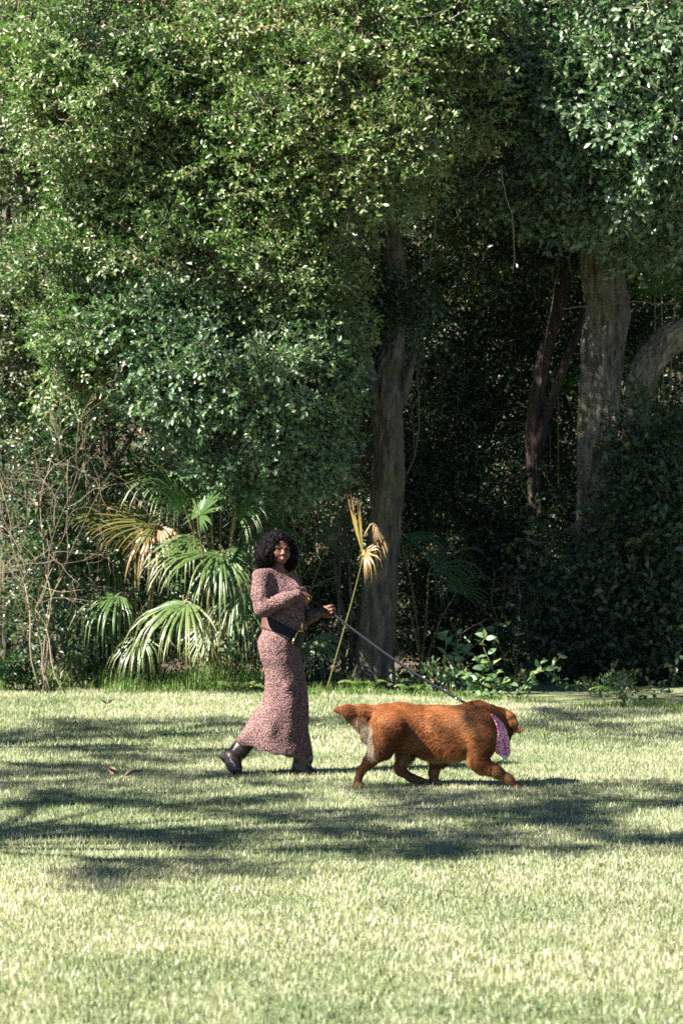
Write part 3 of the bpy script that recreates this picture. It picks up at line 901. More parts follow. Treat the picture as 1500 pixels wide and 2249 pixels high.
UPN = (-0.2, -0.4, 0.9)
palm('palmetto with a browning yellow fan and hanging dry tips, nearest the bare twigs', gy(300, 25.3),
     [(345, 1150, 25.0, 172, 0.25, 0.85, 0.25, 0.66, 75, dict(n=(-0.1, -0.5, 0.85), tipv=0.2)),
      (350, 1152, 24.95, 250, 0.5, 0.72, 1.6, 0.92, 80, dict(seg=14, tipv=0.1)),
      (262, 1308, 24.7, 200, 0.5, 0.72, 1.5, 0.38, 100, dict(n=UPN)),
      (240, 1200, 25.5, 240, 0.3, 0.9, 1.2, 0.45, 90),
      (300, 1240, 25.6, 110, 0.2, 0.8, 0.5, 0.3, 100),
      (360, 1290, 25.5, 60, 0.2, 0.8, 0.6, 0.35, 100),
      (230, 1350, 25.3, 215, 0.4, 0.7, 1.4, 0.5, 90),
      (290, 1180, 24.9, 150, 0.3, 0.7, 0.5, 0.55, 60, dict(n=UPN)), (310, 1400, 24.6, 235, 0.5, 0.6, 1.3, 0.5, 90, dict(n=UPN)), (200, 1150, 25.4, 120, 0.2, 0.8, 0.9, 0.4, 90)], dead=6)
palm('large sunlit palmetto with drooping pale fans just left of the woman', gy(480, 25.0),
     [(438, 1132, 23.9, 72, 0.10, 0.50, 0.12, 0.26, 118, dict(n=(0.85, 0.30, 0.2), split=0.5)), (405, 1120, 24.1, 128, 0.15, 0.6, 0.5, 0.42, 90, dict(n=UPN)), (520, 1130, 24.1, 55, 0.15, 0.65, 0.5, 0.35, 95, dict(n=UPN)),
      (455, 1075, 25.0, 160, 0.3, 0.85, 0.9, 0.42, 95, dict(n=UPN)),
      (485, 1062, 25.2, 85, 0.0, 0.6, 0.1, 0.3, 50, dict(seg=12)),
      (484, 1216, 24.5, 185, 0.5, 0.95, 0.85, 0.45, 100, dict(n=UPN)),
      (490, 1212, 24.45, 330, 0.5, 0.62, 1.2, 0.40, 95, dict(n=UPN)),
      (488, 1222, 24.4, 265, 0.6, 0.75, 1.0, 0.45, 60, dict(seg=14)),
      (412, 1322, 24.2, 215, 0.55, 0.95, 0.95, 0.5, 85, dict(n=UPN, tipv=0.22)),
      (405, 1318, 24.25, 280, 0.4, 0.6, 1.3, 0.45, 60, dict(seg=14)),
      (520, 1120, 25.4, 30, 0.2, 0.9, 0.8, 0.3, 100),
      (540, 1330, 24.9, 320, 0.4, 0.7, 1.2, 0.42, 95, dict(n=UPN)),
      (560, 1050, 25.9, 60, 0.1, 0.9, 0.6, 0.25, 100),
      (470, 1370, 25.0, 250, 0.4, 0.7, 1.3, 0.5, 90),
      (430, 1180, 24.7, 200, 0.4, 0.8, 1.2, 0.42, 90, dict(n=UPN)), (520, 1300, 24.5, 290, 0.5, 0.75, 1.3, 0.45, 90, dict(n=UPN)), (400, 1060, 25.0, 170, 0.3, 0.9, 1.0, 0.4, 80, dict(n=UPN)),
      (560, 1160, 24.8, 340, 0.4, 0.75, 1.3, 0.42, 90, dict(n=UPN)), (530, 1070, 24.9, 100, 0.2, 0.7, 0.9, 0.4, 90, dict(n=UPN))], dead=7)
palm('palmetto in shade behind the woman, its blades reaching past her shoulder', gy(640, 26.2),
     [(676, 1292, 25.2, 14, 0.3, 0.42, 0.1, 0.55, 24, dict(seg=4, n=UPN)),
      (690, 1080, 26.0, 90, 0.1, 0.95, 0.3, 0.15, 110),
      (640, 1130, 26.0, 110, 0.1, 0.95, 0.5, 0.2, 100),
      (620, 1090, 25.8, 75, 0.15, 0.8, 0.5, 0.3, 70, dict(seg=16)),
      (720, 1200, 26.1, 60, 0.2, 0.8, 0.6, 0.2, 100),
      (690, 1400, 25.6, 300, 0.4, 0.6, 0.9, 0.4, 90),
      (600, 1380, 25.7, 250, 0.4, 0.7, 1.0, 0.4, 90)], dead=5)
palm('small palmetto whose single dark fan shows right of the mossy oak trunk', gy(930, 27.0),
     [(888, 1182, 25.6, 355, 0.4, 0.5, 0.6, 0.3, 95, dict(n=UPN)), (950, 1250, 26.6, 30, 0.3, 0.7, 0.7, 0.2, 100), (1000, 1300, 26.6, 80, 0.2, 0.6, 0.7, 0.2, 100)], dead=2)
palm('shaded palmetto deep between the sapling and the ridged oak', gy(1225, 28.6),
     [(1232, 850, 28.4, 30, 0.3, 0.75, 0.4, 0.3, 110, dict(n=UPN)), (1280, 925, 28.2, 5, 0.4, 0.65, 0.6, 0.4, 95, dict(n=UPN)), (1200, 960, 28.8, 150, 0.2, 0.7, 0.7, 0.25, 100)], dead=1)
palm('tall palmetto with blue green fans beyond the ridged oak at the right edge', gy(1470, 28.6),
     [(1450, 640, 28.2, 100, 0.3, 0.9, 0.35, 0.2, 115, dict(n=UPN)), (1490, 580, 28.3, 60, 0.2, 0.9, 0.3, 0.2, 110), (1430, 560, 28.5, 140, 0.2, 0.85, 0.5, 0.25, 110)], dead=0)
# the withered frond in front of the trunk
yW = 23.4
root = empty('withered_frond', gy(716, 24.3))
tag(root, 'withered orange brown palm frond drooping in front of the mossy oak trunk', 'frond')
g = Geo()
frond_geo(g, at(800, 1222, yW), (0.45, -0.3, 0.35), (-0.6, -0.7, 0.4), 0.40, 2.2, 0.93, nseg=24, span=120, tipv=0.12)
frond_geo(g, at(818, 1150, yW), (0.3, -0.2, -0.7), (-0.7, -0.7, 0.2), 0.40, 0.5, 0.94, nseg=8, span=26, tipv=0.08, split=0.6)
frond_geo(g, at(798, 1224, yW), (-0.12, 0.0, 1), (-0.7, -0.7, 0), 0.72, -0.1, 0.78, nseg=6, span=10, tipv=0.2, split=0.5)
g.build('blade', M['frond'], root, smooth=False)
g = Geo(); g.tube(catmull([gy(716, 24.3), at(742, 1430, 24.1), at(776, 1310, 23.8), at(798, 1224, yW)], 14), 0.008, 5, a=0.25)
g.tube(catmull([at(798, 1180, yW), at(816, 1150, yW), at(830, 1160, yW), at(848, 1200, yW)], 8), 0.007, 5, a=0.9)
g.build('stalk', M['petiole'], root)


# ------------------------------------------------------------------ bare twiggy bush, vines, low plants
def bare_bush(label, base, tips, seed, r0=0.010):
    root = empty('bare_bush', base)
    tag(root, label, 'bush')
    r = np.random.default_rng(seed)
    def grow(g, p, d, l, rad, depth):
        n = 5
        pts = [p]
        for i in range(n):
            d = unit(d + r.normal(size=3) * 0.22 + np.array([0, 0, -0.02]))
            pts.append(pts[-1] + d * l / n)
        g.tube(catmull(pts, 8), np.linspace(rad, rad * 0.6, 8), 5 if rad > 0.006 else 4, a=np.clip(r.normal(0.35, 0.25), 0, 1))
        if depth > 0:
            for k in range(r.integers(2, 5)):
                j = r.integers(2, 6)
                grow(g, pts[j], unit(d + unit(r.normal(size=3)) * 1.0), l * r.uniform(0.45, 0.75), rad * 0.6, depth - 1)
    for (tp, l) in tips:
        g = Geo()
        a = base + np.array([r.normal(0, .1), r.normal(0, .1), 0])
        d = unit(tp - a)
        P = limb_curve(a, a + (tp - a) * 0.5, 0.03, 8, 0.05)
        g.tube(P, np.linspace(r0, r0 * 0.7, 8), 6, a=0.4)
        for _ in range(3):
            grow(g, P[-1] - 0 * d, unit(d + r.normal(size=3) * 0.35), np.linalg.norm(tp - a) * 0.5, r0 * 0.6, 3)
        g.build('branch', M['twig'], root)
    return root


bare_bush('bare tan twiggy bush at the left edge beside the palmetto', gy(110, 24.2), [(at(20, 1040, 24.2), 1), (at(90, 1000, 24.2), 1), (at(180, 1010, 24.4), 1), (at(10, 1150, 24), 1), (at(60, 1230, 24), 1)], 5)
bare_bush('dry twigs standing in the shade right of the leash', gy(1120, 26.2), [(at(1080, 1250, 26.5), 1), (at(1150, 1280, 26.5), 1)], 9, 0.007)


def vine(label, pts, r=0.008, v=0.6):
    P = catmull(pts, 24) + rng.normal(size=(24, 3)) * 0.006
    g = Geo(); g.tube(P, np.linspace(r, r * 0.6, 24), 5, a=v)
    o = g.build('hanging_vine', M['twig'], None, loc=P[0])
    tag(o, label, 'vine', 'vines hanging from the oaks')


vine('pale thin vine dangling free in the dark gap between the oaks', [at(1100, 370, 24.9), at(1108, 420, 24.9), at(1124, 480, 24.9), at(1128, 560, 24.9), at(1126, 600, 24.9)], 0.006, 0.9)
vine('reddish slanting vine just above the dangling pale one', [at(1108, 240, 24.8), at(1090, 300, 24.8), at(1066, 360, 24.8), at(1042, 398, 24.8)], 0.009, 0.15)
vine('reddish vine hanging nearest the mossy oak', [at(958, 440, 25.2), at(955, 500, 25.2), at(948, 540, 25.2), at(944, 580, 25.2)], 0.010, 0.25)
vine('reddish vine running level across the ridged pale oak', [at(1230, 678, 26.9), at(1300, 672, 26.8), at(1400, 662, 26.8), at(1450, 668, 26.8), at(1520, 655, 26.8)], 0.014, 0.1)
vine('thin looping vine in front of the sapling', [at(1230, 560, 27.6), at(1215, 650, 27.6), at(1200, 730, 27.6), at(1190, 790, 27.6), at(1180, 860, 27.6)], 0.006, 0.4)


def fern(label, base, nf, L, seed):
    r = np.random.default_rng(seed)
    root = empty('fern', base); tag(root, label, 'fern')
    for i in range(nf):
        an = r.uniform(-2.6, -0.4) if i % 2 else r.uniform(0, 6.28)
        d = np.array([math.cos(an), math.sin(an) * 0.8, 0])
        P = np.array([base + d * L * t * 0.8 + np.array([0, 0, L * (1.1 * t - 0.75 * t * t)]) for t in np.linspace(0, 1, 14)])
        sd = unit(np.cross(d, [0, 0, 1]))
        g = Geo()
        g.tube(P, np.linspace(0.004, 0.0015, 14), 4, a=0.6)
        for k in range(2, 14):
            w = L * 0.28 * math.sin(math.pi * (k / 14) ** 0.7)
            for s in (-1, 1):
                b = P[k]; tip = b + sd * s * w + d * 0.02 - np.array([0, 0, 0.02])
                m = (b + tip) / 2 + d * 0.012
                g.add([b, m, tip, (b + tip) / 2 - d * 0.012], None, [[0, 1, 2], [0, 2, 3]], r.uniform(0.3, 1))
        g.build('frond', M['weed'], root, smooth=False)


fern('fern at the foot of the shade on the right', gy(1370, 22.6), 8, 0.45, 1)
fern('small fern beside the tall grass below the sunlit palmetto', gy(520, 24.2), 8, 0.36, 2)
fern('fern growing against the mossy oak trunk\'s foot', gy(800, 24.4), 9, 0.36, 3)
fern('fern between the oak trunk and the dog', gy(905, 23.9), 8, 0.3, 4)
fern('small fern at the lawn\'s edge right behind the woman\'s skirt', gy(600, 24.0), 7, 0.3, 5)

# leafy ground cover at the wood's edge
n = 900
X = rng.uniform(-5.5, 6.5, n); Y = edge_y(X) + np.abs(rng.normal(0.35, 0.4, n)) + np.where(X > 1.6, rng.uniform(0.1, 2.6, n), 0)
C = np.stack([X, Y, rng.uniform(0.05, 0.32, n)], -1)
k = (vnoise(C * [1, 1, 0], 1.4, 31) > 0.52 - 0.2 * (X > 1.6)) & ((X < 0.2) | (rng.random(n) < np.where(X > 1.6, 0.16, 0.10)))
C[:, 2] *= np.where(X < -1, 1.0, 0.7)
arr, tw = leaves_from_sprays(C[k], rng.normal(size=(k.sum(), 3)) * 0.5 + [0, -0.4, 0.7], rng.uniform(0.25, 0.45, k.sum()), TPL_BROAD, np.clip(rng.normal(0.5, 0.2, k.sum()), 0, 1), leaf_scale=0.06)
o = leaf_object('undergrowth', arr, M['shade_leaf']); tag(o, kind='stuff')  # dark leaf tones stand in for shade along this strip

# ------------------------------------------------------------------ trees standing left of the frame that shade the lawn
TANE = math.tan(_e)
def shade_tree(label, base, streaks, top, seed):
    root = empty('shade_tree', base); tag(root, label, 'tree')
    g = Geo(); P = catmull([base, base + [0.1, 0.1, 2.0], base + [-0.1, 0.0, 4.2], top], 20)
    g.tube(P, np.linspace(0.16, 0.07, 20), 12, wob=0.12); g.build('trunk', M['bark'], root)
    Cs = []
    for (x0, x1, y0, y1, n, h0, h1) in streaks:
        m = 0
        g = Geo()
        pts = []
        for _ in range(int(n * 1.35)):
            u, w = rng.uniform(-1, 1), rng.uniform(-1, 1)
            px = (x0 + x1) / 2 + u * (x1 - x0) / 2
            py = (y0 + y1) / 2 + w * (y1 - y0) / 2 * 1.25 * math.sqrt(max(0.1, 1 - u * u)) + (y1 - y0) * 0.35 * math.sin(px * 0.012 + x0)
            G = ground_at(px, py)
            h = rng.uniform(h0, h1)
            pts.append(G + np.array([SUN_H.x, SUN_H.y, 0]) * h / TANE + np.array([0, 0, h]))
        pts = np.array(pts); Cs.append(pts)
        c = pts.mean(0)
        Q = limb_curve(P[-4], c, 0.04, 8); g.tube(Q, np.linspace(0.05, 0.02, 8), 6)
        for p in pts[:: max(1, n // 10)]:
            g.tube(limb_curve(Q[5], p, 0.03, 6), np.linspace(0.014, 0.005, 6), 4)
        g.build('limb', M['bark'], root)
    C = np.vstack(Cs)
    arr, (ta, tb) = leaves_from_sprays(C, rng.normal(size=C.shape) * [1, 1, 0.35], rng.uniform(0.35, 0.55, len(C)), TPL_OAK, np.full(len(C), 0.5), leaf_scale=0.075)
    leaf_object('crown', arr, M['oak_leaf'], root)


shade_tree('airy oak left of the frame shading the near part of the lawn', np.array([-7.6, 8.6, 0]),
           [(-60, 640, 1745, 1776, 58, 5.6, 7.4), (-60, 760, 1816, 1848, 62, 5.4, 7.2), (700, 1560, 1812, 1862, 80, 5.4, 7.2), (150, 620, 1898, 1938, 24, 5.2, 7.0), (800, 1250, 1722, 1775, 55, 5.8, 7.4), (1150, 1560, 1735, 1800, 70, 5.8, 7.4), (-60, 700, 1716, 1736, 30, 5.6, 7.4), (500, 1200, 1782, 1800, 30, 5.6, 7.4), (500, 1300, 1858, 1880, 26, 5.4, 7.0)],
           np.array([-7.2, 9.0, 6.0]), 1)
shade_tree('airy oak left of the frame shading the far part of the lawn', np.array([-9.2, 14.8, 0]),
           [(80, 500, 1577, 1594, 40, 6.4, 8.2), (480, 780, 1578, 1596, 36, 6.4, 8.2), (-60, 420, 1604, 1626, 28, 6.4, 8.2), (110, 580, 1640, 1668, 60, 6.2, 8.0), (-60, 560, 1686, 1712, 65, 6.0, 7.8), (1140, 1560, 1580, 1622, 70, 6.6, 8.2), (1180, 1580, 1538, 1574, 95, 7.3, 8.8), (1190, 1600, 1508, 1542, 100, 7.8, 9.4), (-60, 560, 1600, 1622, 30, 6.4, 8.2), (820, 1140, 1560, 1580, 20, 6.6, 8.2)],
           np.array([-8.2, 14.2, 6.6]), 2)


# ------------------------------------------------------------------ signed-distance modelling for bodies and clothes
class SDF:
    def __init__(s, lo, hi, h):
        s.ax = [np.arange(a, b + h, h, dtype=np.float64) for a, b in zip(lo, hi)]
        s.h = h
        s.d = np.full([len(a) for a in s.ax], 0.5, dtype=np.float32)

    def _sub(s, lo, hi, m):
        sl = []
        for a, l, u in zip(s.ax, lo, hi):
            i0 = max(0, np.searchsorted(a, l - m) - 1); i1 = min(len(a), np.searchsorted(a, u + m) + 1)
            if i1 <= i0: return None, None
            sl.append(slice(i0, i1))
        G = np.meshgrid(s.ax[0][sl[0]], s.ax[1][sl[1]], s.ax[2][sl[2]], indexing='ij', sparse=True)
        return tuple(sl), G

    def op(s, f, lo, hi, k=0.0, mode='u'):
        sl, G = s._sub(lo, hi, k + 3 * s.h)
        if sl is None: return
        a = s.d[sl]; b = f(*G).astype(np.float32)
        if mode == 'u':
            r = np.minimum(a, b) if k <= 0 else np.minimum(a, b) - (np.maximum(k - np.abs(a - b), 0) ** 2) / (4 * k)
        elif mode == 's':
            b = -b
            r = np.maximum(a, b) if k <= 0 else np.maximum(a, b) + (np.maximum(k - np.abs(a - b), 0) ** 2) / (4 * k)
        else:
            r = np.maximum(a, b)
        s.d[sl] = r

    def cap(s, p, q, r1, r2=None, k=0.01, mode='u'):
        p, q = np.asarray(p, float), np.asarray(q, float)
        r2 = r1 if r2 is None else r2
        d = q - p; dd = max(d @ d, 1e-9)
        def f(x, y, z):
            t = np.clip(((x - p[0]) * d[0] + (y - p[1]) * d[1] + (z - p[2]) * d[2]) / dd, 0, 1)
            return np.sqrt((x - p[0] - t * d[0]) ** 2 + (y - p[1] - t * d[1]) ** 2 + (z - p[2] - t * d[2]) ** 2) - (r1 + (r2 - r1) * t)
        m = max(r1, r2)
        s.op(f, np.minimum(p, q) - m, np.maximum(p, q) + m, k, mode)

    def chain(s, pts, rads, k=0.01):
        for i in range(len(pts) - 1): s.cap(pts[i], pts[i + 1], rads[i], rads[i + 1], k)

    def ell(s, c, r, R=None, k=0.01, mode='u'):
        c, r = np.asarray(c, float), np.asarray(r, float)
        R = np.eye(3) if R is None else np.asarray(R, float)      # rows = local axes
        def f(x, y, z):
            dx, dy, dz = x - c[0], y - c[1], z - c[2]
            l = [R[i, 0] * dx + R[i, 1] * dy + R[i, 2] * dz for i in range(3)]
            k0 = np.sqrt(sum((a / b) ** 2 for a, b in zip(l, r)))
            k1 = np.sqrt(sum((a / b ** 2) ** 2 for a, b in zip(l, r)))
            return k0 * (k0 - 1) / np.maximum(k1, 1e-6)
        e = np.sqrt(((R * r[:, None]) ** 2).sum(0))
        s.op(f, c - e, c + e, k, mode)

    def loft(s, rows, off=0.0, k=0.01, mode='u', p=2.0):
        """rows: z, cx, cy, a, b (ascending z): a stack of (super-)ellipses."""
        rows = np.array(rows, float)
        def f(x, y, z):
            zz = np.clip(z, rows[0, 0], rows[-1, 0])
            cx, cy, a, b = [np.interp(zz.ravel(), rows[:, 0], rows[:, i]).reshape(zz.shape) for i in (1, 2, 3, 4)]
            a = a + off; b = b + off
            q = (np.abs((x - cx) / a) ** p + np.abs((y - cy) / b) ** p) ** (1 / p)
            g = np.sqrt(((x - cx) / a ** 2) ** 2 + ((y - cy) / b ** 2) ** 2)
            side = q * (q - 1) / np.maximum(g, 1e-3) if p == 2.0 else (q - 1) * np.minimum(a, b)
            return np.maximum(side, np.maximum(rows[0, 0] - z, z - rows[-1, 0]))
        lo = [(rows[:, 1] - rows[:, 3]).min() - off, (rows[:, 2] - rows[:, 4]).min() - off, rows[0, 0]]
        hi = [(rows[:, 1] + rows[:, 3]).max() + off, (rows[:, 2] + rows[:, 4]).max() + off, rows[-1, 0]]
        s.op(f, lo, hi, k, mode)

    def clip(s, f):
        G = np.meshgrid(*s.ax, indexing='ij', sparse=True)
        s.d = np.maximum(s.d, f(*G).astype(np.float32))

    def sample(s, P):
        idx = [np.clip((P[:, i] - s.ax[i][0]) / s.h, 0, len(s.ax[i]) - 1.001) for i in range(3)]
        I = [a.astype(int) for a in idx]; f = [a - b for a, b in zip(idx, I)]
        r = 0
        for dx in (0, 1):
            for dy in (0, 1):
                for dz in (0, 1):
                    w = (f[0] if dx else 1 - f[0]) * (f[1] if dy else 1 - f[1]) * (f[2] if dz else 1 - f[2])
                    r = r + w * s.d[I[0] + dx, I[1] + dy, I[2] + dz]
        return r

    def grad(s, P, e=None):
        e = e or s.h
        g = np.stack([s.sample(P + np.eye(3)[i] * e) - s.sample(P - np.eye(3)[i] * e) for i in range(3)], -1)
        return unit(g)

    def mesh(s):
        d = s.d
        S = d < 0
        cnt = np.zeros([n - 1 for n in d.shape], dtype=np.uint8)
        cs = [(i, j, k) for i in (0, 1) for j in (0, 1) for k in (0, 1)]
        nx, ny, nz = cnt.shape
        for (i, j, k) in cs: cnt += S[i:i + nx, j:j + ny, k:k + nz]
        act = (cnt > 0) & (cnt < 8)
        I, J, K = np.nonzero(act)
        ids = np.full(act.shape, -1, dtype=np.int32); ids[I, J, K] = np.arange(len(I))
        val = {c: d[I + c[0], J + c[1], K + c[2]] for c in cs}
        acc = np.zeros((len(I), 3)); n = np.zeros(len(I))
        for a in cs:
            for ax in range(3):
                if a[ax]: continue
                b = list(a); b[ax] = 1; b = tuple(b)
                m = (val[a] < 0) != (val[b] < 0)
                t = val[a] / np.where(m, val[a] - val[b], 1)
                p = np.tile(np.array(a, float), (len(I), 1)); p[:, ax] += t
                acc[m] += p[m]; n[m] += 1
        acc /= n[:, None]
        o = np.array([a[0] for a in s.ax])
        V = o + (np.stack([I, J, K], -1) + acc) * s.h
        Q = []
        for ax in range(3):
            A = [slice(None)] * 3; B = [slice(None)] * 3
            A[ax] = slice(0, -1); B[ax] = slice(1, None)
            m = S[tuple(A)] != S[tuple(B)]
            i, j, k = np.nonzero(m)
            u, v = [(1, 2), (2, 0), (0, 1)][ax]
            P = np.stack([i, j, k], -1)
            ok = (P[:, u] > 0) & (P[:, v] > 0) & (P[:, u] < d.shape[u] - 1) & (P[:, v] < d.shape[v] - 1)
            P = P[ok]
            eu, ev = np.eye(3, dtype=int)[u], np.eye(3, dtype=int)[v]
            c = [P - eu - ev, P - ev, P, P - eu]
            q = np.stack([ids[x[:, 0], x[:, 1], x[:, 2]] for x in c], -1)
            inside = S[P[:, 0], P[:, 1], P[:, 2]]
            q[~inside] = q[~inside][:, ::-1]
            Q.append(q)
        return V, np.vstack(Q)


def relax(V, Q, it=2, lam=0.5):
    V = V.copy()
    e = np.concatenate([Q[:, [0, 1]], Q[:, [1, 2]], Q[:, [2, 3]], Q[:, [3, 0]]])
    e = np.concatenate([e, e[:, ::-1]])
    n = np.bincount(e[:, 0], minlength=len(V))
    for i in range(it):
        for l in (lam, -lam * 1.04):
            s = np.stack([np.bincount(e[:, 0], V[e[:, 1], k], minlength=len(V)) for k in range(3)], -1)
            V += l * (s / np.maximum(n, 1)[:, None] - V)
    return V


# ------------------------------------------------------------------ the woman
S_W, Y_W = 310.0, 15.0
def w(px, py, dy=0.0): return np.array([(px - 750) / S_W, Y_W + dy, (1700 - py) / S_W])


def rows_px(l):
    """(py, left px, right px, centre depth, half depth) -> loft rows."""
    r = [((1700 - py) / S_W, ((a + b) / 2 - 750) / S_W, Y_W + cy, (b - a) / 2 / S_W, hb) for py, a, b, cy, hb in l]
    return sorted(r)


person = empty('person', w(610, 1700))
tag(person, 'woman in a long pink brown knitted dress, walking with the leash in both hands', 'person')

# head frame: faces the camera, turned a little to the right
HY = unit([0.36, -0.93, 0.02]); HX = unit(np.cross([0.08, 0, 1.0], -HY)); HX = HX if HX[0] > 0 else -HX
HZ = np.cross(HX, HY); HZ = HZ if HZ[2] > 0 else -HZ
HS = 0.97
H0 = w(619, 1237, -0.075) - HY * 0.07 * HS
def hd(x, y, z): return H0 + (HX * x + HY * y + HZ * z) * HS
HR = np.array([HX, HY, HZ])

torso = rows_px([(1262, 566, 640, 0.02, 0.07), (1275, 556, 652, 0.01, 0.115), (1295, 560, 664, 0.0, 0.135), (1315, 572, 666, 0.0, 0.14), (1340, 580, 663, 0.0, 0.135), (1362, 581, 662, 0.0, 0.13),
                 (1385, 577, 664, 0.0, 0.135), (1410, 570, 661, 0.0, 0.155), (1440, 571, 659, 0.0, 0.165), (1470, 592, 655, 0.0, 0.12)])
SH_N, EL_N, WR_N = w(577, 1270, -0.12), w(581, 1334, -0.19), w(655, 1304, -0.225)
SH_F, EL_F, WR_F = w(641, 1281, 0.13), w(668, 1358, 0.13), w(699, 1348, 0.02)


def hand(B, wr, f, u, n, size=1.0, thumb=1.0):
    f = unit(f); u = unit(u - f * np.dot(u, f)); n = unit(n - f * np.dot(n, f) - u * np.dot(n, u))
    c = wr + f * 0.045 * size
    B.ell(c, np.array([0.046, 0.039, 0.017]) * size, np.array([f, u, n]), k=0.015)
    for i, (sc, rr) in enumerate([(0.95, 0.0092), (1.05, 0.0095), (1.0, 0.009), (0.82, 0.008)]):
        K = wr + f * (0.078 - 0.004 * abs(i - 1.2)) * size + u * (i - 1.5) * 0.0205 * size
        a = K + (f * 0.62 + n * 0.78) * 0.036 * sc * size
        b = a + (-f * 0.55 + n * 0.83) * 0.026 * sc * size
        e = b + (-f * 0.95 - n * 0.30) * 0.020 * sc * size
        r = rr * size
        B.cap(K - f * 0.02, K, r * 0.9, r * 1.08, 0.008)
        B.cap(K, a, r * 1.05, r, 0.002); B.cap(a, b, r, r * 0.92, 0.001); B.cap(b, e, r * 0.92, r * 0.8, 0.001)
    t0 = wr + f * 0.022 * size - u * 0.024 * size + n * 0.006
    t1 = t0 + (f * 0.65 - u * 0.25 + n * 0.75) * 0.034 * size
    t2 = t1 + (f * 0.55 + u * 0.65 + n * 0.45) * 0.030 * size
    t3 = t2 + (f * 0.15 + u * 0.95 + n * 0.05) * 0.022 * size
    B.cap(t0, t1, 0.013 * size, 0.011 * size, 0.01); B.cap(t1, t2, 0.011 * size, 0.0098 * size, 0.002); B.cap(t2, t3, 0.0098 * size, 0.0085 * size, 0.002)
    return c


B = SDF(w(480, 1720, -0.32), w(745, 1150, 0.26), 0.0045)
# head
B.ell(hd(0, -0.012, 0.130), np.array([0.073, 0.090, 0.086]) * HS, HR, 0)
B.ell(hd(0, 0.030, 0.088), np.array([0.066, 0.062, 0.085]) * HS, HR, 0.02)
B.ell(hd(0, 0.036, 0.050), np.array([0.050, 0.050, 0.048]) * HS, HR, 0.03)
B.ell(hd(0, 0.064, 0.016), np.array([0.024, 0.020, 0.018]) * HS, HR, 0.03)
for s in (-1, 1):
    B.ell(hd(s * 0.038, 0.062, 0.066), np.array([0.027, 0.026, 0.026]) * HS, HR, 0.02)
    B.cap(hd(s * 0.046, 0.074, 0.113), hd(s * 0.014, 0.090, 0.110), 0.010, 0.010, 0.014)
    B.ell(hd(s * 0.031, 0.098, 0.096), np.array([0.017, 0.012, 0.011]) * HS, HR, 0.012, 's')
    B.ell(hd(s * 0.0115, 0.0995, 0.066), np.array([0.0085, 0.010, 0.0075]) * HS, HR, 0.006)
    B.cap(hd(s * 0.045, 0.080, 0.0905), hd(s * 0.018, 0.087, 0.0892), 0.0055, 0.0055, 0.006)      # lower lid
B.cap(hd(0, 0.090, 0.103), hd(0, 0.1065, 0.069), 0.0075, 0.0105, 0.010)
for s in (-1, 1):
    B.cap(hd(s * 0.027, 0.081, 0.0435), hd(s * 0.003, 0.0975, 0.0440), 0.0034, 0.0050, 0.006)
    B.cap(hd(s * 0.026, 0.081, 0.0410), hd(s * 0.000, 0.0965, 0.0310), 0.0034, 0.0064, 0.006)
for s in (-1, 1): B.cap(hd(s * 0.022, 0.087, 0.0410), hd(0, 0.1005, 0.0378), 0.0022, 0.0034, 0.003, 's')
# neck and chest
B.cap(hd(0, -0.012, 0.06), w(606, 1258, 0.0), 0.050, 0.056, 0.02)
B.cap(w(606, 1256, 0.0), w(604, 1275, 0.0), 0.062, 0.08, 0.04)
B.cap(w(604, 1262, -0.02), SH_N + [0.01, 0, 0.005], 0.052, 0.05, 0.04)
B.cap(w(610, 1262, 0.02), SH_F + [-0.0, 0, 0.03], 0.052, 0.046, 0.04)
B.loft(torso, -0.014, 0.02)
# arms
B.chain([SH_N, EL_N, WR_N], [0.050, 0.038, 0.026], 0.02)
B.chain([SH_F, EL_F, WR_F], [0.050, 0.038, 0.026], 0.02)
hn = hand(B, WR_N + unit(w(680, 1318, -0.215) - WR_N) * 0.012, w(682, 1318, -0.20) - w(655, 1303, -0.225), np.array([-0.4, 0.0, -0.9]), np.array([-0.1, 1.0, -0.35]), 0.95)
hf = hand(B, WR_F + unit([0.95, -0.1, 0.2]) * 0.012, np.array([0.95, -0.10, 0.22]), np.array([0.15, 0.05, -1.0]), np.array([0, -1.0, 0.05]), 1.10)
# legs
AN_B, AN_F = w(528, 1648, 0.06), w(662, 1676, -0.03)
B.chain([w(606, 1440, 0.05), w(604, 1550, 0.07), AN_B, w(521, 1668, 0.03)], [0.08, 0.055, 0.042, 0.038], 0.03)
B.chain([w(622, 1440, -0.04), w(650, 1550, -0.03), AN_F, w(662, 1690, -0.03)], [0.08, 0.06, 0.042, 0.038], 0.03)
bv, bq = B.mesh(); bv = relax(bv, bq, 1, 0.35)
# skin colours
loc = (bv - H0) @ HR.T / HS
col = np.tile(np.array([0.105, 0.045, 0.029]), (len(bv), 1))
col *= (0.93 + 0.14 * vnoise(bv, 40, 5))[:, None]
head = loc[:, 2] > -0.01
lip = (np.abs(loc[:, 0]) < 0.029) & (loc[:, 1] > 0.076) & (loc[:, 2] > 0.024) & (loc[:, 2] < 0.0495 - 0.10 * np.abs(loc[:, 0]))
lip &= (loc[:, 2] > 0.0245 + 0.48 * np.abs(loc[:, 0]))
col[lip & head] = (0.150, 0.046, 0.042)
lid = (np.abs(np.abs(loc[:, 0]) - 0.031) < 0.019) & (loc[:, 1] > 0.06) & (np.abs(loc[:, 2] - 0.1035) < 0.0045)
col[lid & head] *= 0.35
cheek = np.exp(-(((np.abs(loc[:, 0]) - 0.04) / 0.018) ** 2 + ((loc[:, 2] - 0.066) / 0.016) ** 2)) * head * (loc[:, 1] > 0.03)
col = col + cheek[:, None] * np.array([0.04, 0.004, 0.0])
M['skin'] = vcol_mat('skin', 0.55, 0.3, 0.06, (220, 0.12, 0.002))
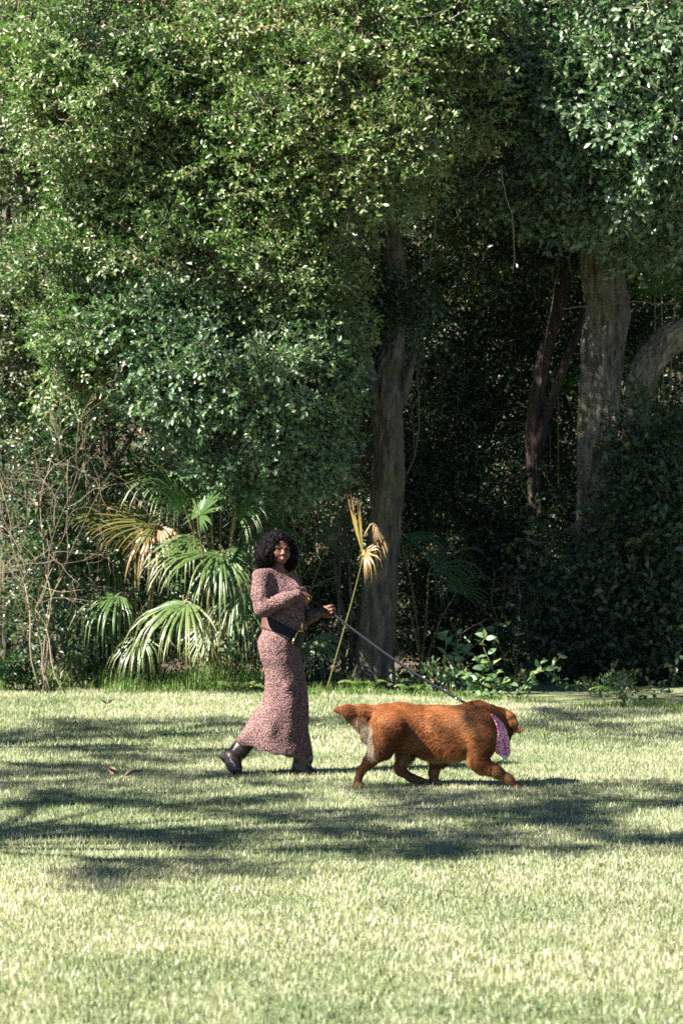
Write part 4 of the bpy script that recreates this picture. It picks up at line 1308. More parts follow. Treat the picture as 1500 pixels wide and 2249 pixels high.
mesh_obj('body', bv, bq, M['skin'], person, {'col': col})

# eyes, brows, teeth
M['eye_white'] = plain_mat('eye_white', (0.20, 0.175, 0.16), 0.6, spec=0.2)
M['iris'] = plain_mat('iris', (0.02, 0.009, 0.005), 0.1)
M['hair'] = plain_mat('hair', (0.004, 0.0035, 0.004), 0.7, spec=0.08)
M['teeth'] = plain_mat('teeth', (0.68, 0.63, 0.56), 0.3)


def ball(c, r, R, mats, split, name, parent, n=14):
    V, F, mi = [], [], []
    for i in range(n + 1):
        a = math.pi * i / n
        for j in range(2 * n):
            b = math.pi * j / n
            V.append(c + (R[0] * math.sin(a) * math.cos(b) * r[0] + R[2] * math.sin(a) * math.sin(b) * r[2] + R[1] * math.cos(a) * r[1]))
    for i in range(n):
        for j in range(2 * n):
            F.append((i * 2 * n + j, i * 2 * n + (j + 1) % (2 * n), (i + 1) * 2 * n + (j + 1) % (2 * n), (i + 1) * 2 * n + j))
            mi.append(1 if i < split else 0)
    return mesh_obj(name, V, np.array(F), mats, parent, mat_idx=mi)


GZ = unit(HY * 0.93 + np.array([-0.20, -0.3, 0.0]))                       # gaze, towards the lens
ER = np.array([HX, GZ, np.cross(HX, GZ)])
for s in (-1, 1):
    ball(hd(s * 0.031, 0.0755, 0.0965), (0.0135, 0.0135, 0.0125), ER, [M['eye_white'], M['iris']], 4, 'eye', person)
    g = Geo(); g.tube(catmull([hd(s * x, y, z) for x, y, z in ((0.0165, 0.0850, 0.0965), (0.024, 0.0895, 0.1045), (0.033, 0.0895, 0.1055), (0.042, 0.0835, 0.1020), (0.049, 0.0765, 0.0985))], 10), np.interp(np.linspace(0, 1, 10), [0, .5, 1], [.0018, .0034, .0024]), 5)
    g.build('eyelashes', M['hair'], person)
    g = Geo()
    pts = [hd(s * x, y, z) for x, y, z in ((0.014, 0.0985, 0.1155), (0.026, 0.0955, 0.120), (0.038, 0.088, 0.1205), (0.050, 0.075, 0.115))]
    g.tube(catmull(pts, 10), np.interp(np.linspace(0, 1, 10), [0, 0.5, 1], [0.0032, 0.0034, 0.0012]), 6)
    g.build('eyebrow', M['hair'], person)
g = Geo(); g.tube(catmull([hd(-0.019, 0.0875, 0.0402), hd(0, 0.0955, 0.0382), hd(0.019, 0.0875, 0.0402)], 8), [0.001, .0024, .0028, .003, .003, .0028, .0024, .001], 6)
g.build('teeth', M['teeth'], person)

# hair: curly, to the jaw, parted round the face
HB = SDF(hd(-0.26, 0, 0.05) - 0.16, hd(0.20, 0, 0.10) + 0.24, 0.006)
HB.ell(hd(-0.008, -0.035, 0.118), (0.118, 0.122, 0.115), HR, 0)
HB.ell(hd(-0.088, -0.020, 0.045), (0.080, 0.085, 0.088), HR, 0.05)
HB.ell(hd(0.078, -0.020, 0.048), (0.063, 0.075, 0.088), HR, 0.05)
HB.ell(hd(-0.01, -0.075, 0.045), (0.115, 0.075, 0.085), HR, 0.04)
HB.ell(hd(-0.002, 0.082, 0.066), np.array([0.063, 0.088, 0.103]), HR, 0.012, 's')
hv, hq = HB.mesh()
hn_ = HB.grad(hv)
hv2 = hv + hn_ * ((vnoise(hv, 75, 8) - 0.5) * 0.018)[:, None]
G_ = Geo()
G_.add(hv2, hq, None, 0.5)
sel = rng.choice(len(hv), 2300, replace=False)
for i in sel:
    p, nrm = hv[i] - hn_[i] * 0.006, hn_[i]
    d = unit(nrm * rng.uniform(0.4, 1.0) + np.array([0, 0, -0.75]) + rng.normal(size=3) * 0.35)
    L_ = rng.uniform(0.018, 0.040); R_ = rng.uniform(0.0035, 0.0065)
    a_ = unit(np.cross(d, rng.normal(size=3))); b_ = np.cross(d, a_)
    t = np.linspace(0, 1, 12); ph = rng.uniform(0, 6.28) + t * rng.uniform(9, 15)
    pts = p + d * (t * L_)[:, None] + (a_ * np.cos(ph)[:, None] + b_ * np.sin(ph)[:, None]) * R_
    G_.tube(pts, np.linspace(0.0022, 0.0012, 12), 3, cap=False)
G_.build('hair', M['hair'], person)

# dress
def knit_mat():
    m, nt, N, L, P = new_mat('bouclé_knit')
    tc = N.new('ShaderNodeTexCoord'); mp = N.new('ShaderNodeMapping'); mp.inputs['Scale'].default_value = (1.0, 1.0, 0.85)
    L.new(tc.outputs['Object'], mp.inputs['Vector'])
    nz = N.new('ShaderNodeTexNoise'); nz.inputs['Scale'].default_value = 30; nz.inputs['Detail'].default_value = 2
    L.new(mp.outputs[0], nz.inputs['Vector'])
    ad = N.new('ShaderNodeMix'); ad.data_type = 'RGBA'; ad.blend_type = 'LINEAR_LIGHT'; ad.inputs[0].default_value = 0.012
    L.new(mp.outputs[0], ad.inputs[6]); L.new(nz.outputs['Color'], ad.inputs[7])
    vo = N.new('ShaderNodeTexVoronoi'); vo.inputs['Scale'].default_value = 118; vo.inputs['Randomness'].default_value = 0.75
    L.new(ad.outputs[2], vo.inputs['Vector'])
    r = ramp(N, [(0.10, (0.32, 0.205, 0.188)), (0.38, (0.175, 0.107, 0.101)), (0.72, (0.050, 0.026, 0.028))])
    L.new(vo.outputs['Distance'], r.inputs['Fac'])
    cellv = N.new('ShaderNodeSeparateColor'); L.new(vo.outputs['Color'], cellv.inputs[0])
    dk = ramp(N, [(0.0, (0.50, 0.46, 0.48)), (0.35, (0.82, 0.80, 0.80)), (1.0, (1.15, 1.1, 1.08))])
    L.new(cellv.outputs[0], dk.inputs['Fac'])
    mx = N.new('ShaderNodeMix'); mx.data_type = 'RGBA'; mx.blend_type = 'MULTIPLY'; mx.inputs[0].default_value = 1
    L.new(r.outputs['Color'], mx.inputs[6]); L.new(dk.outputs['Color'], mx.inputs[7])
    L.new(mx.outputs[2], P.inputs['Base Color'])
    P.inputs['Roughness'].default_value = 0.9; P.inputs['Specular IOR Level'].default_value = 0.15
    inv = N.new('ShaderNodeMath'); inv.operation = 'SUBTRACT'; inv.inputs[0].default_value = 1; L.new(vo.outputs['Distance'], inv.inputs[1])
    b = N.new('ShaderNodeBump'); b.inputs['Strength'].default_value = 0.9; b.inputs['Distance'].default_value = 0.006
    L.new(inv.outputs[0], b.inputs['Height']); L.new(b.outputs[0], P.inputs['Normal'])
    return m


M['knit'] = knit_mat()
D = SDF(w(500, 1695, -0.36), w(725, 1225, 0.32), 0.0045)
dress_rows = rows_px([(1255, 572, 632, 0.01, 0.075), (1265, 560, 645, 0.01, 0.12), (1280, 556, 655, 0.0, 0.145), (1297, 562, 666, 0.0, 0.155), (1315, 574, 669, 0.0, 0.155), (1335, 580, 668, 0.0, 0.15), (1360, 579, 668, 0.0, 0.148),
                      (1385, 575, 668, 0.0, 0.152), (1405, 567, 664, 0.0, 0.17), (1425, 566, 659, 0.0, 0.178), (1445, 571, 661, 0.0, 0.172), (1467, 581, 667, 0.0, 0.165), (1490, 583, 672, 0.0, 0.16), (1520, 581, 677, 0.0, 0.165),
                      (1547, 575, 679, 0.0, 0.172), (1574, 557, 678, 0.005, 0.185), (1600, 538, 678, 0.01, 0.20), (1627, 519, 683, 0.02, 0.215), (1650, 505, 687, 0.02, 0.225), (1690, 498, 690, 0.02, 0.23)])
D.loft(dress_rows, 0.0, 0.0)
D.cap(w(598, 1264, -0.06), SH_N + [0.004, 0, -0.002], 0.060, 0.068, 0.05)
D.chain([SH_N, SH_N * 0.45 + EL_N * 0.55 + np.array([-0.012, 0, 0]), EL_N + np.array([0, 0, -0.004]), EL_N * 0.4 + WR_N * 0.6, WR_N * 1.0], [0.070, 0.068, 0.060, 0.050, 0.034], 0.02)
D.chain([SH_F, EL_F, EL_F * 0.4 + WR_F * 0.6, WR_F], [0.062, 0.054, 0.046, 0.033], 0.02)
D.cap(w(652, 1296, -0.07), w(655, 1300, 0.05), 0.062, 0.06, 0.05)                       # bust
# creases: armhole and elbow folds
D.cap(w(591, 1278, -0.20), w(594, 1312, -0.215), 0.007, 0.010, 0.012, 's')
D.cap(w(600, 1322, -0.245), w(585, 1316, -0.25), 0.004, 0.004, 0.010, 's')
# neckline: slants from the near neck down past the bare far shoulder
nk = [w(580, 1243), w(600, 1249), w(630, 1263), w(645, 1272), w(662, 1288), w(690, 1300)]
nx_, nz_ = np.array([p[0] for p in nk]), np.array([p[2] for p in nk])
D.clip(lambda x, y, z: np.where(x > nx_[0], z - np.interp(x, nx_, nz_), -1.0) * 0.85 + 0 * y)
D.ell(w(606, 1240, -0.005), (0.072, 0.085, 0.06), None, 0.006, 's')
# hem: slanting, hollow inside
D.clip(lambda x, y, z: ((1700 - (1627 + (x * S_W + 750 - 518) * 0.262)) / S_W + 0.006 * np.sin(x * 60 + y * 9) - z) + 0 * y)
D.loft([r for r in dress_rows if r[0] < 0.42], -0.022, 0.005, 's')
# the skirt clings to both legs: a soft hollow between them
D.cap(w(612, 1640, -0.27), w(634, 1520, -0.23), 0.050, 0.030, 0.06, 's')
D.cap(w(655, 1660, -0.25), w(668, 1580, -0.20), 0.016, 0.010, 0.03, 's')
# sleeve cuffs stay open for the hands
dv, dq = D.mesh(); dv = relax(dv, dq, 1, 0.4)
dn = D.grad(dv, 0.009)
# knitted lumps really stand out a little
vor = np.array([mnoise.voronoi(Vector(p * np.array([118, 118, 100])))[0][0] for p in dv])
dv = dv + dn * ((0.42 - vor) * 0.0055 + (vnoise(dv, 16, 4) - 0.5) * 0.010 + (vnoise(dv * np.array([13, 13, 2.2]) + dv[:, [2, 2, 0]] * 1.5, 1.0, 14) - 0.5) * 0.030 * np.clip((0.85 - dv[:, 2]) / 0.3, 0, 1))[:, None]
mesh_obj('knitted_dress', dv, dq, M['knit'], person)

# belt: brown leather at the back, black in front, gold frame buckle
M['belt_black'] = plain_mat('belt_black', (0.007, 0.007, 0.010), 0.75, spec=0.25, var=0.2, scale=60)
M['belt_brown'] = plain_mat('belt_brown', (0.070, 0.026, 0.017), 0.6, var=0.08, scale=30)
M['gold'] = plain_mat('gold', (0.62, 0.42, 0.10), 0.28, metal=1.0)


def belt_part(sgn):
    E = SDF(w(550, 1440, -0.24), w(690, 1335, 0.24), 0.0045)
    E.loft(dress_rows, 0.012, 0.0)
    def top(x): px = x * S_W + 750; return (1700 - np.interp(px, [560, 586, 616, 653, 680], [1349, 1352, 1367, 1384, 1390])) / S_W
    def bot(x): px = x * S_W + 750; return (1700 - np.interp(px, [560, 574, 600, 622, 643, 662, 680], [1372, 1377, 1385, 1396, 1412, 1424, 1428])) / S_W
    E.clip(lambda x, y, z: np.maximum(z - top(x), bot(x) - z) + 0 * y)
    def seam(x, y, z):
        px = x * S_W + 750; py = 1700 - z * S_W
        e = (px - (587 + 14 * np.clip((py - 1352) / 34, 0, 1) ** 1.6)) / S_W
        return e + 0 * y
    E.clip(lambda x, y, z: (seam(x, y, z) if sgn < 0 else 0.001 - seam(x, y, z)))
    E.loft(dress_rows, -0.03, 0.0, 's')
    return E.mesh()


v, q = belt_part(1); belt = mesh_obj('belt', v, q, M['belt_black'], person)
v, q = belt_part(-1); o = mesh_obj('back_panel', v, q, M['belt_brown'], belt); o['label'] = 'smooth brown leather panel at the back of the belt'


def on_torso(px, py, off=0.018):
    """Point on the belt's camera-facing surface."""
    z = (1700 - py) / S_W; x = (px - 750) / S_W
    R_ = np.array(dress_rows)
    cx, cy, a, b = [np.interp(z, R_[:, 0], R_[:, i]) for i in (1, 2, 3, 4)]
    u = np.clip((x - cx) / (a + off), -0.985, 0.985)
    return np.array([x, cy - (b + off) * math.sqrt(1 - u * u), z])


g = Geo()
c1, c2 = on_torso(655, 1384, .020), on_torso(643, 1411, .020)
c3, c4 = c1 + np.array([0.038, 0.085, -0.008]), c2 + np.array([0.040, 0.095, -0.003])
for a, b in ((c1, c2), (c1, c3), (c2, c4)):
    g.tube(np.linspace(a, b, 5), 0.0050, 6)
g.tube(np.linspace(c3, c4, 5), 0.006, 6)
g.build('buckle', M['gold'], belt)
g = Geo(); g.tube(np.linspace(on_torso(664, 1364, .022), on_torso(663, 1381, .022), 4), 0.006, 6)
g.build('buckle_bar', M['gold'], belt)
# jewellery
g = Geo()
g.tube(catmull([hd(-0.060, 0.0, -0.02), w(604, 1254, -0.068), w(622, 1264, -0.085), w(634, 1261, -0.06), w(641, 1256, -0.01)], 20), 0.0016, 5)
g.build('necklace', M['gold'], person)
for c, r in ((w(678, 1313.5, -0.224), 0.005), (w(675, 1318.5, -0.224), 0.005), (w(726, 1340, -0.04), 0.007)):
    g = Geo(); t = np.linspace(0, 2 * np.pi, 14)
    g.tube(np.stack([c[0] + r * np.cos(t), c[1] + 0.4 * r * np.sin(t), c[2] + r * np.sin(t)], -1), 0.0022, 5)
    g.build('ring', M['gold'], person)

# boots
M['boot_brown'] = plain_mat('boot_brown', (0.050, 0.032, 0.024), 0.36, var=0.35, scale=24)
M['boot_black'] = plain_mat('boot_black', (0.012, 0.012, 0.015), 0.30, var=0.3, scale=24)
M['sole'] = plain_mat('sole', (0.030, 0.022, 0.018), 0.6)
E = SDF(w(478, 1708, -0.20), w(560, 1612, 0.20), 0.004)
E.chain([w(541, 1630, 0.075), w(527, 1648, 0.06), w(514, 1662, 0.035)], [0.070, 0.064, 0.056], 0.02)
E.chain([w(503, 1661, 0.04), w(515, 1676, -0.015), w(524, 1686, -0.07)], [0.043, 0.045, 0.034], 0.03)
for i in range(5):                                                        # slouch folds
    c = w(537 - i * 6, 1640 + i * 6.5, -0.02 - 0.01 * i)
    E.cap(c + np.array([-0.05, 0.0, 0.030]), c + np.array([0.05, 0.0, -0.022]), 0.004, 0.006, 0.010, 's')
E.cap(w(546, 1622, 0.08), w(542, 1629, 0.076), 0.05, 0.05, 0.004, 's')
v, q = E.mesh(); o = mesh_obj('boot', relax(v, q, 1, .4), q, M['boot_brown'], person); o['label'] = 'brown rear boot with its heel lifted'
g = Geo()
g.box(w(494, 1664, 0.05), [unit([-0.62, 0.1, -0.62]), unit([0.55, -0.55, -0.6]), unit([0.3, 0.9, -0.2])], (0.030, 0.030, 0.028))
g.tube([w(500, 1671, 0.03), w(509, 1684, -0.02), w(520, 1693, -0.08)], [0.030, 0.034, 0.026], 8)
g.build('sole', M['sole'], o, smooth=False)
E = SDF(w(635, 1712, -0.18), w(712, 1655, 0.14), 0.004)
E.chain([w(666, 1664, -0.03), w(661, 1680, -0.03)], [0.074, 0.062], 0.02)
E.chain([w(655, 1690, -0.03), w(672, 1691, -0.045), w(689, 1696.5, -0.06)], [0.040, 0.040, 0.029], 0.03)
for i in range(3):
    c = w(660 + i * 5, 1674 + i * 6, -0.105)
    E.cap(c + np.array([-0.05, 0.01, 0.012]), c + np.array([0.05, 0.0, -0.014]), 0.004, 0.006, 0.010, 's')
E.clip(lambda x, y, z: -z + 0.006 + 0 * x + 0 * y)
v, q = E.mesh(); o = mesh_obj('boot', relax(v, q, 1, .4), q, M['boot_black'], person); o['label'] = 'black front boot planted flat'
g = Geo(); g.box(w(652, 1697, -0.03), [(1, 0, 0), (0, 1, 0), (0, 0, 1)], (0.030, 0.034, 0.012)); g.box(w(684, 1698.5, -0.055), [(1, -0.2, 0), (0.2, 1, 0), (0, 0, 1)], (0.055, 0.036, 0.006))
g.build('sole', M['sole'], o, smooth=False)

# ------------------------------------------------------------------ the dog
Y_D = 14.2
S_D = F_PX / Y_D
def dp(px, py, dy=0.0): return np.array([(px - 750) / S_D, Y_D + dy, CAM_H - (py - HORIZON) / S_D])


dog = empty('dog', np.array([*dp(950, 1726)[:2], 0.0]))
tag(dog, 'rusty golden long haired dog walking right with its head turned away', 'dog')
G = SDF(dp(728, 1742, -0.30), dp(1160, 1530, 0.36), 0.0060)
# trunk
G.ell(dp(872, 1592, 0.0), (0.155, 0.115, 0.140), None, 0.0)
G.ell(dp(925, 1600, 0.0), (0.22, 0.112, 0.134), None, 0.12)
G.ell(dp(985, 1606, 0.0), (0.22, 0.130, 0.160), None, 0.12)
G.ell(dp(1045, 1604, 0.0), (0.145, 0.122, 0.156), None, 0.12)
G.ell(dp(985, 1640, 0.0), (0.20, 0.09, 0.085), None, 0.06)
G.ell(dp(1062, 1600, -0.10), (0.080, 0.050, 0.130), None, 0.09)            # near shoulder
G.ell(dp(1062, 1600, 0.10), (0.075, 0.060, 0.130), None, 0.06)
# neck and head, turned away
G.cap(dp(1050, 1580, 0.0), dp(1092, 1586, 0.06), 0.120, 0.095, 0.06)
G.ell(dp(1108, 1592, 0.13), (0.088, 0.115, 0.088), None, 0.05)
G.cap(dp(1112, 1600, 0.20), dp(1118, 1612, 0.29), 0.058, 0.040, 0.04)      # muzzle, pointing away
G.ell(dp(1119, 1613, 0.325), (0.014, 0.012, 0.012), None, 0.006)
G.cap(dp(1104, 1606, 0.06), dp(1106, 1632, 0.05), 0.070, 0.040, 0.04)      # throat ruff
# near ear, blown up at the tip; far ear
G.ell(dp(1100, 1594, 0.225), (0.040, 0.018, 0.055), None, 0.02)
# near hind leg, stretched back
G.chain([dp(856, 1600, -0.09), dp(838, 1638, -0.115), dp(812, 1668, -0.12)], [0.130, 0.074, 0.042], 0.05)
G.chain([dp(812, 1668, -0.12), dp(793, 1688, -0.12), dp(787, 1706, -0.12), dp(785, 1718, -0.125)], [0.038, 0.027, 0.021, 0.024], 0.02)
G.ell(dp(788, 1721, -0.13), (0.040, 0.030, 0.020), None, 0.015)
for j in (-1, 0, 1): G.cap(dp(793, 1722, -0.13 + j * 0.016), dp(797, 1723, -0.132 + j * 0.018), 0.011, 0.010, 0.006)
# far hind leg, under the body
G.chain([dp(888, 1620, 0.09), dp(890, 1655, 0.10), dp(878, 1688, 0.10), dp(884, 1700, 0.10)], [0.11, 0.056, 0.030, 0.026], 0.04)
G.chain([dp(880, 1694, 0.10), dp(902, 1711, 0.10), dp(922, 1717, 0.10)], [0.032, 0.026, 0.026], 0.02)
G.ell(dp(930, 1719, 0.10), (0.036, 0.028, 0.018), None, 0.015)
# far front leg, upright
G.chain([dp(1010, 1640, 0.08), dp(966, 1668, 0.09), dp(954, 1698, 0.09), dp(955, 1716, 0.085)], [0.08, 0.044, 0.027, 0.025], 0.04)
G.ell(dp(962, 1721, 0.08), (0.036, 0.028, 0.018), None, 0.015)
# near front leg, reaching forward
G.chain([dp(1062, 1620, -0.10), dp(1048, 1668, -0.115), dp(1060, 1682, -0.12)], [0.098, 0.052, 0.040], 0.04)
G.chain([dp(1054, 1671, -0.12), dp(1085, 1690, -0.125), dp(1112, 1706, -0.125), dp(1128, 1722, -0.125)], [0.048, 0.037, 0.025, 0.023], 0.03)
G.ell(dp(1136, 1727, -0.13), (0.036, 0.030, 0.021), np.array([unit([1, 0, -0.5]), [0, 1, 0], unit([0.5, 0, 1])]), 0.015)
for j in (-1, 0, 1): G.cap(dp(1138, 1729, -0.13 + j * 0.017), dp(1145, 1733, -0.132 + j * 0.019), 0.012, 0.010, 0.005)
# tail: a thick stub held level with a long feathered underside
G.chain([dp(842, 1566, -0.01), dp(800, 1563, -0.03), dp(765, 1560, -0.05), dp(744, 1557, -0.06)], [0.055, 0.038, 0.032, 0.018], 0.04)
G.chain([dp(828, 1580, -0.02), dp(800, 1580, -0.03), dp(772, 1574, -0.05)], [0.05, 0.034, 0.020], 0.03)
G.chain([dp(826, 1606, -0.03), dp(806, 1600, -0.035), dp(784, 1585, -0.05)], [0.045, 0.036, 0.026], 0.04)
G.chain([dp(815, 1622, -0.05), dp(800, 1612, -0.05)], [0.03, 0.022], 0.03)
G.clip(lambda x, y, z: -z + 0.004 + 0 * x + 0 * y)
gv, gq = G.mesh(); gv = relax(gv, gq, 2, 0.5)
gn = G.grad(gv, 0.012)


def dog_colour(P, Nn):
    px = (P[:, 0]) * S_D + 750; py = HORIZON + (CAM_H - P[:, 2]) * S_D
    c = np.tile(np.array([0.180, 0.060, 0.0195]), (len(P), 1))
    nz = vnoise(P * [1, 1, 1.0], 9, 41)
    c = c * (0.80 + 0.40 * nz)[:, None]
    def mix(mask, colr):
        nonlocal c
        m = np.clip(mask, 0, 1)[:, None]
        c = c * (1 - m) + np.array(colr) * m
    cream, tan = (0.42, 0.32, 0.21), (0.27, 0.125, 0.05)
    mix(np.clip(vnoise(P, 4.5, 44) * 1.6 - 0.55, 0, 0.55), (0.205, 0.085, 0.030))
    mix(np.clip(vnoise(P, 5.5, 45) * 1.8 - 0.9, 0, 0.6), (0.085, 0.026, 0.010))
    mix(np.clip((0.16 - P[:, 2]) / 0.10, 0, 0.6), (0.25, 0.125, 0.055))
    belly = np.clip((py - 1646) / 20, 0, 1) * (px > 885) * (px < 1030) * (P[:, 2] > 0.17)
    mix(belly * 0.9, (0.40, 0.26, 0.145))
    flank = np.exp(-(((px - 905) / 20) ** 2 + ((py - 1648) / 22) ** 2))
    mix(flank * 0.7, (0.32, 0.19, 0.095))
    dist = (px - 735) * 0.62 + 1553 - py                                   # under the tail
    under = np.clip((py - (1566 + (px - 760) * 0.16)) / 14, 0, 1) * (px < 822) * (py < 1650)
    mix(under * 0.95, cream)
    rear = np.exp(-(((px - 812) / 10) ** 2 + ((py - 1637) / 16) ** 2))
    mix(rear * 0.8, cream)
    mix(np.clip((py - 1700) / 14, 0, 1) * 0.4, (0.22, 0.11, 0.055))
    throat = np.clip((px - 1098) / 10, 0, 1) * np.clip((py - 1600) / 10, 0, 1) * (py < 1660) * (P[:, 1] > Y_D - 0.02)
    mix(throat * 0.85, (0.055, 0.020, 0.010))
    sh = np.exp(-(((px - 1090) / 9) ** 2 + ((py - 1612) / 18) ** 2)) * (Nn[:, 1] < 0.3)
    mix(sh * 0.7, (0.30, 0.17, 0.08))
    nose = np.linalg.norm(P - dp(1119, 1613, 0.33), axis=1) < 0.022
    c[nose] = (0.01, 0.008, 0.008)
    return c


M['coat'] = vcol_mat('coat', 0.95, 0.0)
M['fur'] = vcol_mat('fur', 0.6, 0.15)
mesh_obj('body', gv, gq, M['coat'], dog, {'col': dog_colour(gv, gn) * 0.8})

# fur: tapered strands that follow the coat's lie
def fur(V, Q, Nn, count, parent=None, cfun=None, lie=None, length=None):
    P4 = V[Q]
    area = np.linalg.norm(np.cross(P4[:, 2] - P4[:, 0], P4[:, 3] - P4[:, 1]), axis=1) / 2
    f = rng.choice(len(Q), count, p=area / area.sum())
    u, t = rng.random((count, 1)), rng.random((count, 1))
    P = (P4[f, 0] * (1 - u) + P4[f, 1] * u) * (1 - t) + (P4[f, 3] * (1 - u) + P4[f, 2] * u) * t
    n = unit(Nn[Q[f]].mean(1))
    px = P[:, 0] * S_D + 750; py = HORIZON + (CAM_H - P[:, 2]) * S_D
    flow = np.tile(np.array([-1.0, 0, -0.35]), (count, 1))
    L = np.full(count, 0.034)
    leg = P[:, 2] < 0.20
    flow[leg] = (-0.45, 0, -1.0); L[leg] = 0.016
    paw = P[:, 2] < 0.06; L[paw] = 0.008
    belly = (py > 1640) & (px > 880) & (px < 1040) & (P[:, 2] > 0.15); flow[belly] = (-0.6, 0, -1.0); L[belly] = 0.060
    elbow = (px > 1020) & (px < 1075) & (py > 1660) & (py < 1696); flow[elbow] = (-0.5, 0, -1); L[elbow] = 0.032
    thigh = (px < 870) & (px > 800) & (py > 1600) & (py < 1660); flow[thigh] = (-0.75, 0, -0.8); L[thigh] = 0.034
    under = (px < 830) & (py > 1568) & (py < 1650); flow[under] = (0.10, 0, -1.0); L[under] = 0.055
    tail = (px < 800) & (py <= 1568); flow[tail] = (-0.9, 0, -0.3); L[tail] = 0.034
    neck = px > 1075; flow[neck] = (0.2, 0, -1.0); L[neck] = 0.026
    ear = (px > 1112) & (py > 1575) & (py < 1612) & (P[:, 1] < Y_D + 0.09); flow[ear] = (0.7, 0, -0.6); L[ear] = 0.024
    tip = px > 1136; flow[tip & (py < 1640)] = (1.0, 0, 0.35)
    if lie is not None: flow[:] = lie; L[:] = length
    fl = flow - n * (flow * n).sum(1, keepdims=True)
    wave = np.stack([vnoise(P, 14, 51) - 0.5, vnoise(P, 14, 52) - 0.5, vnoise(P, 14, 53) - 0.5], -1)
    d = unit(unit(fl) + wave * 0.5 + n * 0.24 + rng.normal(size=P.shape) * 0.12)
    L = L * rng.uniform(0.6, 1.25, count)
    W = np.where(L > 0.03, 0.0019, 0.0015) * rng.uniform(0.8, 1.3, count)
    side = unit(np.cross(d, n)) * (W / 2)[:, None]
    mid = P + d * (L * 0.55)[:, None]
    tip_ = P + (d + np.array([0, 0, -0.12]) - n * 0.16) * L[:, None]
    v = np.stack([P - side, P + side, mid - side * 0.8, mid + side * 0.8, tip_], 1).reshape(-1, 3)
    k = np.arange(count)[:, None] * 5
    t_ = np.vstack([k + [0, 1, 3], k + [0, 3, 2], k + [2, 3, 4]])
    c = (cfun(P) if cfun else dog_colour(P, n)) * np.clip(rng.normal(1.0, 0.2, count), 0.5, 1.6)[:, None] * (0.72 + 0.56 * vnoise(P * [0.5, 1, 2.2], 34, 61))[:, None]
    cc = np.repeat(c, 5, 0)
    cc[4::5] *= 1.15
    o = mesh_obj('fur', v, t_, M['fur'], parent or dog, {'col': cc})
    o.data.normals_split_custom_set_from_vertices(np.repeat(unit(n + d * 0.1 + np.cross(d, n) * rng.normal(0, 0.22, (count, 1)) + wave * 0.35), 5, 0).tolist())
    o['kind'] = 'stuff'
    return o


fur(gv, gq, gn, 210000)
EA = SDF(dp(1095, 1625, -0.09), dp(1160, 1545, 0.14), 0.004)
EA.chain([dp(1110, 1566, 0.045), dp(1120, 1576, 0.012), dp(1126, 1590, -0.005), dp(1130, 1601, -0.005)], [0.022, 0.030, 0.030, 0.018], 0.02)
EA.chain([dp(1128, 1598, -0.005), dp(1138, 1605, -0.01), dp(1147, 1600, -0.012)], [0.017, 0.010, 0.004], 0.01)
EA.cap(dp(1122, 1578, -0.04), dp(1132, 1596, -0.045), 0.017, 0.013, 0.02, 's')
ev, eq = EA.mesh(); ev = relax(ev, eq, 1, .4); en = EA.grad(ev)
ear_c = lambda P, k_=1.0: np.array([0.235, 0.088, 0.030]) * (0.7 + 0.6 * vnoise(P, 40, 3))[:, None] * k_
ear = mesh_obj('ear', ev, eq, M['coat'], dog, {'col': ear_c(ev, 0.8)})
fur(ev, eq, en, 5000, ear, ear_c, np.array([0.55, 0, -0.8]), 0.016)


# bandana
def bandana_mat():
    m, nt, N, L, P = new_mat('bandana_print')
    tc = N.new('ShaderNodeTexCoord')
    vo = N.new('ShaderNodeTexVoronoi'); vo.inputs['Scale'].default_value = 78
    L.new(tc.outputs['Object'], vo.inputs['Vector'])
    r = ramp(N, [(0.40, (0.78, 0.56, 0.63)), (0.50, (0.56, 0.09, 0.14)), (0.85, (0.42, 0.05, 0.09))])
    L.new(vo.outputs['Distance'], r.inputs['Fac']); L.new(r.outputs['Color'], P.inputs['Base Color'])
    P.inputs['Roughness'].default_value = 0.85
    return m


M['bandana'] = bandana_mat()
M['bandana_hem'] = plain_mat('bandana_hem', (0.55, 0.50, 0.62), 0.85, var=0.1)
ban = empty('bandana', dp(1100, 1620, 0))
tag(ban, 'red and pale pink patterned bandana knotted round the dog\'s neck, one corner hanging', 'bandana')
st = [((1073, 1565), (1080, 1566), -0.02, 0.00), ((1077, 1572), (1090, 1574), -0.10, -0.06), ((1084, 1584), (1102, 1586), -0.135, -0.085), ((1088, 1600), (1109, 1600), -0.150, -0.09), ((1088, 1617), (1114, 1615), -0.155, -0.085),
      ((1085, 1632), (1117, 1633), -0.150, -0.07), ((1083, 1645), (1119, 1649), -0.135, -0.05), ((1086, 1651), (1118, 1656), -0.125, -0.045), ((1096, 1657), (1115, 1661), -0.11, -0.04), ((1106, 1666), (1110, 1668), -0.09, -0.045)]
m_ = 7
ul = catmull([dp(a[0], a[1], c) for a, b, c, d in st], 30); ur = catmull([dp(b[0], b[1], d) for a, b, c, d in st], 30)
g = []
for i in range(30):
    for j in range(m_):
        t = j / (m_ - 1)
        p = ul[i] * (1 - t) + ur[i] * t + np.array([0, -0.018 * math.sin(math.pi * t), 0]) + np.array([0, 0.006 * math.sin(j * 2.3 + i * 0.5), 0])
        g.append(p)
g = np.array(g)
ys = np.linspace(Y_D - 0.28, Y_D + 0.2, 120)
for i_ in range(len(g)):
    hit = np.nonzero(G.sample(np.stack([np.full(120, g[i_, 0]), ys, np.full(120, g[i_, 2])], -1)) < 0.0)[0]
    if len(hit) and hit[0] > 0: g[i_, 1] = min(g[i_, 1], ys[hit[0]] - 0.022)
g = g.reshape(30, m_, 3)
